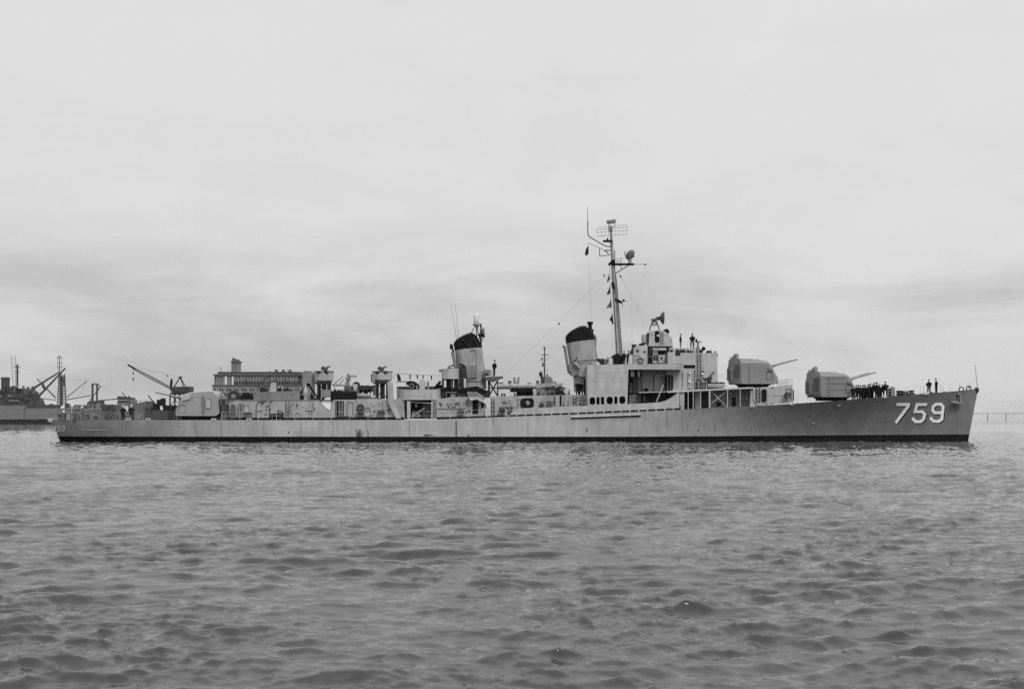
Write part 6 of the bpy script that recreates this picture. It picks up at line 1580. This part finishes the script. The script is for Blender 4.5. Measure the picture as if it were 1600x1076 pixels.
# 1. transport ship at anchor on the left, about a kilometre off
YA = 832.0
def transport():
    s = empty('transport_ship', (SX(20, YA), YA+10, 0)); off = -Vector(s.location)
    tag(s, 'grey transport ship with dark lattice mast and derricks, at the far left', 'ship')
    def k(nm, mat, fn, **kw):
        o = kid(s, nm, M[mat], fn, **kw); o.location = off; return o
    def hullf(q):
        pr = [(-150, 633.5), (-60, 633.5), (39.5, 633.5), (40.5, 638), (150, 637.5), (183, 634.5), (178, 654.5), (-140, 654.5)]
        q.pp(pr, YA, YA+20)
    k('hull', 'farh', hullf)
    k('boot_topping', 'black', lambda q: q.pp([(-140, 654.6), (178, 654.6), (175, 663), (-135, 663)], YA+.1, YA+19.9))
    k('hull_seam', 'fard', lambda q: q.pb(38.8, 39.6, 634, 654, YA-.3, YA))
    # superstructure
    rg = random.Random(8)
    k('deckhouse', 'fard', lambda q: q.pp([(-60, 633.6), (-60, 612), (0, 611), (1, 606.5), (17, 606.5), (18, 609), (28, 607), (36, 606), (44, 608), (50, 612), (53, 620), (58, 624), (61, 633.6)], YA+3, YA+17))
    for (a, b, c, d) in ((12, 26, 616, 620), (10, 30, 624.5, 627), (0, 7, 608, 610.2), (-30, 4, 618, 620)): k('pale_screen', 'farh', lambda q: q.pb(a, b, c, d, YA+2, YA+2.9))
    for i in range(14):
        a = -5+rg.random()*60; t = 606+rg.random()*14; w = 2+rg.random()*6
        k('deck_fitting', 'fard', lambda q: q.pb(a, a+w, t+(6 if a > 45 else 0), t+3+rg.random()*6+(6 if a > 45 else 0), YA+1+rg.random()*1.5, YA+6))
    for i in range(26):
        a = -3+rg.random()*58; t = 602+rg.random()*7+(7 if a > 46 else 0)
        k('deck_fitting', rg.choice(('fard', 'black', 'farh')), lambda q: q.pb(a, a+.6+rg.random()*2.2, t, t+6+rg.random()*5, YA+1+rg.random()*1.5, YA+5))
    k('funnel', 'fard', lambda q: (q.lathe((SX(8.5, YA+8), YA+8, SZ(607.5, YA+8)), [(3.0, 0), (3.05, 7), (3.3, 7.2), (3.3, 8.4), (2.4, 8.8)], n=20)), smooth=True)
    k('deck_edge', 'fard', lambda q: q.pb(40, 92, 632, 638.6, YA+2, YA+6))
    k('signal_mast', 'fard', lambda q: q.pb(25.6, 28, 569, 606, YA+9, YA+10))
    k('mast_yard', 'fard', lambda q: q.pb(21, 32, 573, 573.8, YA+9, YA+9.6)); k('mast_yard', 'fard', lambda q: q.pb(22, 31, 581, 581.6, YA+9, YA+9.6))
    def aerial(x0, x1, x2, x3, yt, yb, step, q, r=.17):
        q.pt(x0, yt, YA+9, x2, yb, YA+9, r, None, 4); q.pt(x1, yt, YA+9, x3, yb, YA+9, r, None, 4)
        n = int((yb-yt)/step)
        for i in range(n+1):
            t = i/n; q.pt(x0+(x2-x0)*t-1.2, yt+(yb-yt)*t, YA+9, x1+(x3-x1)*t+1.2, yt+(yb-yt)*t, YA+9, r, None, 4)
    k('aerial_ladder', 'fard', lambda q: aerial(17.5, 24.5, 20.5, 24.5, 557, 606, 4.4, q, .13))
    # lattice mast with aerial on top
    def lattice(q):
        for a, b in ((92.3, 89.5), (95.5, 95), (101, 103.5)): q.pt(a, 584, YA+9, b, 634, YA+9, .38, None, 4)
        n = 11
        for i in range(n):
            t = i/n; t2 = (i+1)/n; y0, y1 = 586+46*t, 586+46*t2
            l0, l1, r0, r1 = 92.3-2.8*t, 92.3-2.8*t2, 101+2.5*t, 101+2.5*t2
            q.pt(l0, y0, YA+9, r1, y1, YA+9, .22, None, 4); q.pt(r0, y0, YA+9, l1, y1, YA+9, .22, None, 4); q.pt(l0-.8, y0, YA+9, r0+.8, y0, YA+9, .2, None, 4)
    k('lattice_mast', 'fard', lattice)
    k('lattice_filler', 'fard', lambda q: (q.pb(93, 97.5, 588, 634, YA+8.5, YA+9.5), q.pb(98.5, 101.5, 588, 602, YA+8.5, YA+9.5)))
    k('topmast', 'fard', lambda q: (q.pt(93, 588, YA+9, 93, 556, YA+9, .45, .25), q.pt(89.5, 556.5, YA+9, 96, 556.5, YA+9, .25), q.pt(89, 559.5, YA+9, 98, 559.5, YA+9, .2), q.pt(89, 567, YA+9, 98, 567, YA+9, .15), q.pt(89, 573, YA+9, 98, 573, YA+9, .15), q.pt(90.3, 557, YA+9, 90.3, 578, YA+9, .15), q.pt(96.6, 557, YA+9, 96.6, 578, YA+9, .12)))
    # derricks
    def truss(q, a, b, c, d, w, r):
        q.pt(a, b, YA+5, c, d, YA+5, r, None, 5); q.pt(a-w*.2, b-w, YA+5, c, d-w*.2, YA+5, r*.7, None, 5)
        for i in range(1, 10):
            t = i/10; q.pt(a+(c-a)*t, b+(d-b)*t, YA+5, a-w*.2*(1-t)+(c-a)*(t+.04), b-w*(1-t)+(d-b)*(t+.04), YA+5, r*.5, None, 4)
    k('derrick_boom', 'fard', lambda q: q.pt(58, 621.5, YA+5, 102, 575, YA+5, .9, .6, 6))
    k('derrick_boom', 'fard', lambda q: truss(q, 51.5, 608, 93, 581, 2.2, .5)); k('boom_heel', 'fard', lambda q: (q.pb(49, 54, 603.5, 609.5, YA+4, YA+6), q.pb(55, 61, 619, 625.5, YA+4, YA+6)))
    k('derrick_boom', 'fard', lambda q: truss(q, 87, 622, 58, 592, 2.0, .35)); k('boom_block', 'fard', lambda q: q.pp([(64.5, 602), (67.5, 598), (70, 606), (68, 608)], YA+4.5, YA+5.5))
    k('derrick_boom', 'fard', lambda q: q.pt(104, 621, YA+5, 136.5, 594.5, YA+5, .35, .25, 5)); k('derrick_boom', 'fard', lambda q: q.pt(103, 624.5, YA+5, 142.6, 617.5, YA+5, .38, .3, 5)); k('derrick_boom', 'fard', lambda q: q.pt(62, 622, YA+5, 88, 624.8, YA+5, .32, None, 5))
    k('boom_stay', 'wire', lambda q: q.pt(136, 595, YA+5, 100, 592, YA+5, .06, None, 4)); k('boom_stay', 'wire', lambda q: q.pt(52, 607, YA+5, 66, 634, YA+5, .10, None, 4)); k('boom_stay', 'wire', lambda q: q.pt(57, 592, YA+5, 92, 588, YA+5, .06, None, 4)); k('boom_stay', 'wire', lambda q: q.pt(136, 595, YA+5, 124, 618, YA+5, .07, None, 4))
    # goal-post kingposts
    k('kingpost', 'fard', lambda q: q.pt(144.6, 600, YA+9, 144.6, 634, YA+9, .8, .85, 8)); k('kingpost', 'fard', lambda q: q.pt(151.6, 600, YA+9, 151.6, 634, YA+9, .7, .75, 8)); k('kingpost_beam', 'fard', lambda q: (q.pb(142.6, 154, 599, 601, YA+8.5, YA+9.5), q.pt(147, 599, YA+9, 147, 595, YA+9, .12)))
    k('derrick_boom', 'fard', lambda q: (q.pt(140, 626, YA+8, 157.5, 603, YA+8, .35, None, 5), q.pt(152, 602, YA+8, 158, 603.5, YA+8, .3, None, 4), q.pt(155, 611, YA+8, 152, 601, YA+8, .2, None, 4))); k('derrick_boom', 'fard', lambda q: q.pt(154, 625.5, YA+5, 183, 623, YA+5, .4, None, 5))
    k('boom_stay', 'wire', lambda q: q.pt(158, 603, YA+5, 186, 619.5, YA+5, .08, None, 4)); k('mast_house', 'fard', lambda q: q.pp([(134, 637), (136, 629), (140, 626), (157, 625.5), (157, 631), (170, 632), (178, 637)], YA+4, YA+14))
    for i in range(16):
        a = 62+rg.random()*112; t = 629+rg.random()*5; w = 2+rg.random()*7
        k('deck_fitting', 'fard' if rg.random() < .6 else 'farh', lambda q: q.pb(a, a+w, t, 638.5, YA+1+rg.random()*3, YA+6))
transport()
# 2. naval auxiliary with a 9 on the bow, nearer
YB = 432.0
def auxiliary():
    s = empty('naval_auxiliary', (SX(190, YB), YB+7, 0)); off = -Vector(s.location)
    tag(s, 'dark grey naval vessel with a white 9 on its bow, behind the fantail sailors', 'ship')
    def k(nm, mat, fn, **kw):
        o = kid(s, nm, M[mat], fn, **kw); o.location = off; return o
    k('hull', 'auxh', lambda q: q.pp([(100, 640), (158, 640), (160, 632.5), (182, 632), (206, 631.2), (218, 629), (229.3, 626.2), (226.5, 640), (223, 668), (100, 668)], YB, YB+14))
    k('dark_side', 'fard', lambda q: q.pb(160, 181, 632.6, 643, YB-.2, YB)); k('bridge_house', 'farh', lambda q: q.pp([(182.5, 632), (184, 624), (204.5, 624), (205, 632)], YB+2, YB+12)); k('bridge_top', 'fard', lambda q: q.pp([(182, 624), (183, 620), (186, 618.5), (191, 619.5), (193, 622), (197, 620), (204.5, 621), (205, 624)], YB+3, YB+10))
    k('window_band', 'black', lambda q: q.pb(184, 204, 626.6, 628, YB+1.8, YB+2)); k('gun', 'fard', lambda q: q.pt(197.5, 621, YB+5, 190.5, 613, YB+5, .3, .2)); k('gun', 'fard', lambda q: q.pt(202, 622, YB+5, 199.5, 620.5, YB+5, .9))
    k('bow_rail', 'fard', lambda q: (q.pt(206, 628, YB+1, 229, 624, YB+1, .08, None, 4), q.pt(219, 630, YB+1, 219, 624.5, YB+1, .12, None, 4)))
    kk = (DIST+YB)/FPX
    nm = MB(); pts = [(SX(194.6+5.2*u, YB-.05), SZ(634.2+7.4*v, YB-.05)) for u, v in NINE[0]]
    for a, b in zip(pts[:-1], pts[1:]):
        d = Vector((b[0]-a[0], b[1]-a[1])).normalized(); n_ = Vector((-d.y, d.x))*.22
        nm.prism([(a[0]+n_.x, a[1]+n_.y), (b[0]+n_.x, b[1]+n_.y), (b[0]-n_.x, b[1]-n_.y), (a[0]-n_.x, a[1]-n_.y)], YB-.12, YB-.01)
    o = nm.build('numeral', M['white'], s); o.location = off
auxiliary()
# 3. floating crane on a black barge
YC = 332.0
def crane():
    s = empty('floating_crane', (SX(285, YC), YC+8, 0)); off = -Vector(s.location)
    tag(s, 'black floating crane with long lattice jib raised to the left', 'crane')
    def k(nm, mat, fn, **kw):
        o = kid(s, nm, M[mat], fn, **kw); o.location = off; return o
    k('barge', 'black', lambda q: q.pp([(254, 633), (350, 632), (350, 668), (257, 668)], YC, YC+16))
    k('barge_bulwark', 'fard', lambda q: q.pp([(226, 645), (258, 642), (258, 668), (226, 668)], YC+1, YC+10))
    k('crane_house', 'fard', lambda q: q.pp([(264.3, 606.5), (268, 604), (295.8, 603.6), (295.8, 612.5), (291, 614), (269, 614)], YC+4, YC+11)); k('slew_ring', 'black', lambda q: q.pb(266, 293, 613.2, 615.8, YC+5, YC+10))
    for px in (266, 273.5, 281, 289): k('tower_leg', 'black', lambda q: q.pt(px, 615.5, YC+6, px-.5, 634, YC+6, .32, None, 6))
    k('tower_brace', 'black', lambda q: (q.pt(266, 616, YC+6, 281, 633, YC+6, .15, None, 4), q.pt(281, 616, YC+6, 266, 633, YC+6, .15, None, 4), q.pt(289, 616, YC+6, 281, 633, YC+6, .15, None, 4)))
    k('a_frame', 'black', lambda q: (q.pt(281.3, 589, YC+7, 271.5, 605, YC+5, .22, None, 5), q.pt(281.3, 589, YC+7, 289.5, 611, YC+5, .2, None, 5), q.pt(281.3, 589, YC+7, 295, 612, YC+10, .16, None, 5), q.pb(279.5, 283.5, 588, 591, YC+6.5, YC+7.5)))
    def jib(q):
        a, b = Vector((267, 606.5)), Vector((199.5, 570.5)); n = Vector((a-b)).normalized(); p = Vector((-n.y, n.x))
        n_ = 20
        def pt(t, s_): w = 1.9*math.sin(math.pi*min(1, .12+t*.95))**.6; c = a.lerp(b, t)+p*s_*w; return c
        for i in range(n_):
            t0, t1 = i/n_, (i+1)/n_
            for s_ in (-1, 1): u, v = pt(t0, s_), pt(t1, s_); q.pt(u.x, u.y, YC+7, v.x, v.y, YC+7, .15, None, 4)
            u, v = pt(t0, -1), pt(t1, 1); q.pt(u.x, u.y, YC+7, v.x, v.y, YC+7, .10, None, 4); u, v = pt(t0, 1), pt(t1, -1); q.pt(u.x, u.y, YC+7, v.x, v.y, YC+7, .10, None, 4)
    k('jib', 'black', jib); k('jib_head', 'black', lambda q: q.pp([(198.6, 570.5), (200.5, 569), (209, 574), (213, 577.5), (210, 577)], YC+6.5, YC+7.5))
    k('topping_lift', 'wire', lambda q: q.pt(203, 572, YC+7, 281, 589, YC+7, .05, None, 4)); k('lift_block', 'black', lambda q: q.pp([(259, 587), (261, 585.8), (263.5, 587), (261, 588)], YC+6.8, YC+7.2))
    k('hoist_wire', 'wire', lambda q: q.pt(208.2, 575, YC+7, 208.2, 595, YC+7, .06, None, 4)); k('hook_block', 'black', lambda q: (q.lathe(S3(208.2, 592.5, YC+7), [(.1, -.4), (.38, 0), (.1, .5)], n=8))); k('upper_block', 'black', lambda q: q.lathe(S3(208.2, 583, YC+7), [(.1, -.4), (.3, 0), (.1, .5)], n=8))
    k('winch_gear', 'black', lambda q: (q.pp([(265, 604), (266, 594), (268, 590.5), (269, 596), (268, 604)], YC+6, YC+7), q.pb(245, 250, 624, 633, YC+3, YC+6), q.pb(251, 256, 622, 634, YC+3, YC+6), q.pb(238, 246, 630, 650, YC+2, YC+6)))
    k('small_derrick', 'fard', lambda q: q.pt(243, 632, YC+3, 231.5, 617.5, YC+3, .25, None, 5)); k('deck_clutter', 'fard', lambda q: (q.pb(227, 236, 637, 650, YC+2, YC+5), q.pb(238, 262, 640, 655, YC-1, YC)))
crane()
# 4. concrete grain elevator on the quay
YD = 732.0
m = MB(); m.box(SX(170, YD), SX(900, YD), YD-30, YD+160, -2, 2.4)
tag(m.build('quay', M['quay']), 'low stone quay under the grain elevator', None, None, 'structure')
m = MB(); n = 60; rg = random.Random(3)
pr = [(SX(60, 1330), -1)] + [(SX(60+8*i, 1330), 3+9*math.sin(min(1, i/6)*math.pi/2)+3*rg.random()) for i in range(n)] + [(SX(60+8*n, 1330), -1)]
m.prism(pr, 1330, 1700); tag(m.build('far_shore', M['land']), 'low dark shoreline beyond the ships', None, None, 'structure')
def elevator():
    s = empty('grain_elevator', (SX(400, YD), YD+12, 2.4)); off = -Vector(s.location)
    tag(s, 'concrete grain elevator with rows of silos and a square head-house tower', 'building')
    def k(nm, mat, fn, **kw):
        o = kid(s, nm, M[mat], fn, **kw); o.location = off; return o
    r = (SX(470, YD)-SX(336, YD))/28/2*1.0; z0, z1 = 2.4, SZ(585.5, YD)
    sm = MB(); sm.lathe((0, 0, 0), [(r*1.04, 0), (r*1.04, z1-z0)], n=12); proto = None
    for i in range(28):
        px = 336+(470-336)*(i+.5)/28
        if 350.5 < px < 353.8 or 361.2 < px < 364.5: continue
        if 466.5 < px: continue
        if proto is None: o = sm.build('silo', M['conc'], s, smooth=True); proto = o
        else: o = proto.copy(); col.objects.link(o)
        o.parent = s; o.location = Vector((SX(px, YD), YD+r, z0))+off
    k('silo_block', 'concd', lambda q: (q.pb(335, 350, 586.5, 656, YD+r, YD+r+1.5), q.pb(355, 361.2, 586.5, 656, YD+r, YD+r+1.5), q.pb(365, 467, 586.5, 656, YD+r, YD+24)))
    k('cornice', 'concd', lambda q: q.pb(333, 468, 584.2, 586.2, YD-.8, YD+24))
    k('gallery', 'concd', lambda q: (q.pb(340, 468, 580.6, 581.6, YD+3, YD+18), q.pb(340, 468, 583, 584.3, YD+3, YD+18)))
    for i in range(22): k('gallery_pier', 'concd' if i > 3 else 'conc', lambda q: q.pb(340+i*6, 342.2+i*6, 581.4, 583.4, YD+3.2, YD+17))
    k('gallery_back', 'conc', lambda q: q.pb(340, 376, 581.2, 583.8, YD+8, YD+12))
    # lower loading house with two rows of window slots
    k('loading_house', 'conc', lambda q: q.pb(332, 470, 602.5, 656, YD-9, YD-.9)); k('house_cornice', 'concd', lambda q: q.pb(331, 470, 600.8, 602.6, YD-9.5, YD-.5))
    wm = MB(); kx = (DIST+YD-9)/FPX; wm.box(-.36, .36, -.25, .1, -1.15, 1.15); wp = None
    for row, py in ((0, 609.5), (1, 616.5), (2, 624)):
        for i in range(34):
            px = 336+i*3.95
            if row == 0 and i % 3 == 1: continue
            if wp is None: o = wm.build('window', M['black'], s); wp = o
            else: o = wp.copy(); col.objects.link(o)
            o.parent = s; o.location = S3(px, py, YD-9)+off
    wm2 = MB(); wm2.box(-.4, .4, -.2, .1, -1.3, 1.3); wp2 = None
    for i in range(26):
        px = 367+i*3.9
        if wp2 is None: o = wm2.build('silo_window', M['black'], s); wp2 = o
        else: o = wp2.copy(); col.objects.link(o)
        o.parent = s; o.location = S3(px, 598.2, YD-.3)+off
    k('band', 'farw', lambda q: q.pb(334, 470, 611.6, 612.8, YD-9.3, YD-9)); k('band', 'farw', lambda q: q.pb(334, 470, 620.5, 621.4, YD-9.3, YD-9))
    # head house tower
    k('head_house', 'conc', lambda q: q.pb(361.3, 372.8, 565, 584, YD+4, YD+12)); k('tower_cornice', 'concd', lambda q: q.pb(360.2, 374, 563.8, 566, YD+3.4, YD+12.6)); k('tower_top', 'concd', lambda q: (q.pb(362.5, 371.5, 561.2, 564, YD+5, YD+11), q.pt(364, 562, YD+6, 364, 557.5, YD+6, .25, None, 4), q.pb(363, 367, 559.3, 561.5, YD+6, YD+9)))
    for px in (364, 367, 370): k('tower_pilaster', 'concd', lambda q: q.pb(px-.35, px+.35, 566.5, 583, YD+3.7, YD+4))
    for px in (384, 413, 432, 446): k('wall_joint', 'concd', lambda q: q.pb(px-.5, px+.5, 586, 602, YD-.9, YD+.5))
    for px, py in ((345, 573), (430.5, 577), (441, 577.5), (450, 577)): k('aerial_mast', 'concd', lambda q: (q.pt(px, 582, YD+10, px, py, YD+10, .22, None, 4), q.pt(px-2, py+1, YD+10, px+2, py+1, YD+10, .15, None, 4)))
    for px in (432, 443, 453.5): k('roof_ventilator', 'fard', lambda q: q.lathe(S3(px, 582, YD+5), [(.9, 0), (.9, 1), (1.3, 1.2), (.2, 2.2)], n=8))
    k('end_tower', 'conc', lambda q: q.pb(473, 486.5, 580.5, 656, YD-2, YD+10)); k('end_tower_annex', 'concd', lambda q: q.pb(486.6, 489.5, 587, 656, YD-1, YD+8)); k('bridge_link', 'concd', lambda q: q.pb(467, 473.5, 583.5, 585.5, YD, YD+4)); k('end_tower_top', 'concd', lambda q: q.pb(474.5, 484, 579.4, 580.6, YD-1, YD+8))
elevator()
# 5. another destroyer lying end-on beyond the midships
YE = 280.0
def second():
    s = empty('distant_destroyer', (SX(851, YE), YE+50, 0)); off = -Vector(s.location)
    tag(s, 'distant warship seen end-on, its mast and director showing above the torpedo tubes', 'warship')
    def k(nm, mat, fn, **kw):
        o = kid(s, nm, M[mat], fn, **kw); o.location = off; return o
    c = SX(851, YE)
    k('hull', 'mid', lambda q: q.prism_z([(c, YE-30), (c-3.5, YE-12), (c-6, YE+10), (c-6, YE+70), (c+6, YE+70), (c+6, YE+10), (c+3.5, YE-12)], -1, 4.5))
    k('bridge_house', 'mid', lambda q: q.pb(838, 868, 601.5, 648, YE, YE+12)); k('bridge_platform', 'mid', lambda q: q.pb(836, 872, 598.6, 601.8, YE-1, YE+10))
    k('director', 'farh', lambda q: q.pp([(850.5, 598.6), (851, 590), (853.5, 588), (859, 588), (862.5, 590.5), (865, 598.6)], YE+2, YE+6)); k('director_sight', 'fard', lambda q: q.pb(854, 856, 584, 588.3, YE+3, YE+4)); k('radar_dish', 'black', lambda q: q.pp([(841.5, 583.5), (846, 579), (848.5, 588), (844.5, 589.5)], YE+3, YE+4.2)); k('director_box', 'fard', lambda q: q.pb(845, 851, 588.5, 598.6, YE+3, YE+6))
    k('mast_pole', 'fard', lambda q: q.pt(850.8, 600, YE+8, 850.8, 542.5, YE+8, .30, .15, 8))
    for px0, px1, py, r in ((846, 857, 554, .14), (842, 852, 563, .06), (848, 862, 559.5, .04), (851, 856.5, 578.5, .08), (847, 851, 570, .12), (851, 855, 562.6, .1)): k('yard', 'fard', lambda q: q.pt(px0, py, YE+8, px1, py, YE+8, r, None, 5))
    k('top_radar', 'fard', lambda q: (q.pb(849.3, 852.4, 542, 545, YE+7.8, YE+8.4), q.pb(849.6, 852, 546, 547.8, YE+7.8, YE+8.4), q.pp([(845.3, 559), (848, 558.5), (848, 562.5), (846, 562.5)], YE+8, YE+8.4), q.pb(847, 849.4, 566, 572.5, YE+8, YE+8.3)))
    k('lookout', 'fard', lambda q: (q.pb(839, 842, 594.5, 599, YE+2, YE+4), q.pb(866, 869, 596, 599, YE+2, YE+4), q.pt(835, 590, YE+3, 842, 589, YE+3, .05, None, 4)))
second()
# 6. long low road bridge on the right horizon
YF = 7800.0
def trestle():
    s = empty('road_bridge', (SX(1650, YF), YF, 0)); off = -Vector(s.location)
    tag(s, 'long low road bridge on the horizon beyond the bow', 'bridge')
    def k(nm, mat, fn, **kw):
        o = kid(s, nm, M[mat], fn, **kw); o.location = off; return o
    k('deck', 'conc', lambda q: q.pb(1440, 1900, 645.1, 646.3, YF-6, YF+6))
    pm = MB(); pm.box(-1.5, 1.5, -5, 5, -1, SZ(646.2, YF)); pp_ = None
    for i in range(16):
        if pp_ is None: o = pm.build('pier', M['conc'], s); pp_ = o
        else: o = pp_.copy(); col.objects.link(o)
        o.parent = s; o.location = Vector((SX(1456+29*i, YF), YF, 0))+off
trestle()
# haze over the bay: one even body of air round everything
m = MB(); m.box(-9500, 9500, -9200, 9300, -3.0, 62)
hz = m.build('haze', None); hz.data.materials.clear()
hm = bpy.data.materials.new('bay haze'); hm.use_nodes = True; t = hm.node_tree; t.nodes.clear()
ho = t.nodes.new('ShaderNodeOutputMaterial'); hv = t.nodes.new('ShaderNodeVolumePrincipled')
hv.inputs['Color'].default_value = (0.95, 0.95, 0.95, 1); hv.inputs['Density'].default_value = 0.00003
t.links.new(hv.outputs[0], ho.inputs['Volume']); hz.data.materials.append(hm)
tag(hz, 'thin grey haze lying over the bay', None, None, 'stuff')
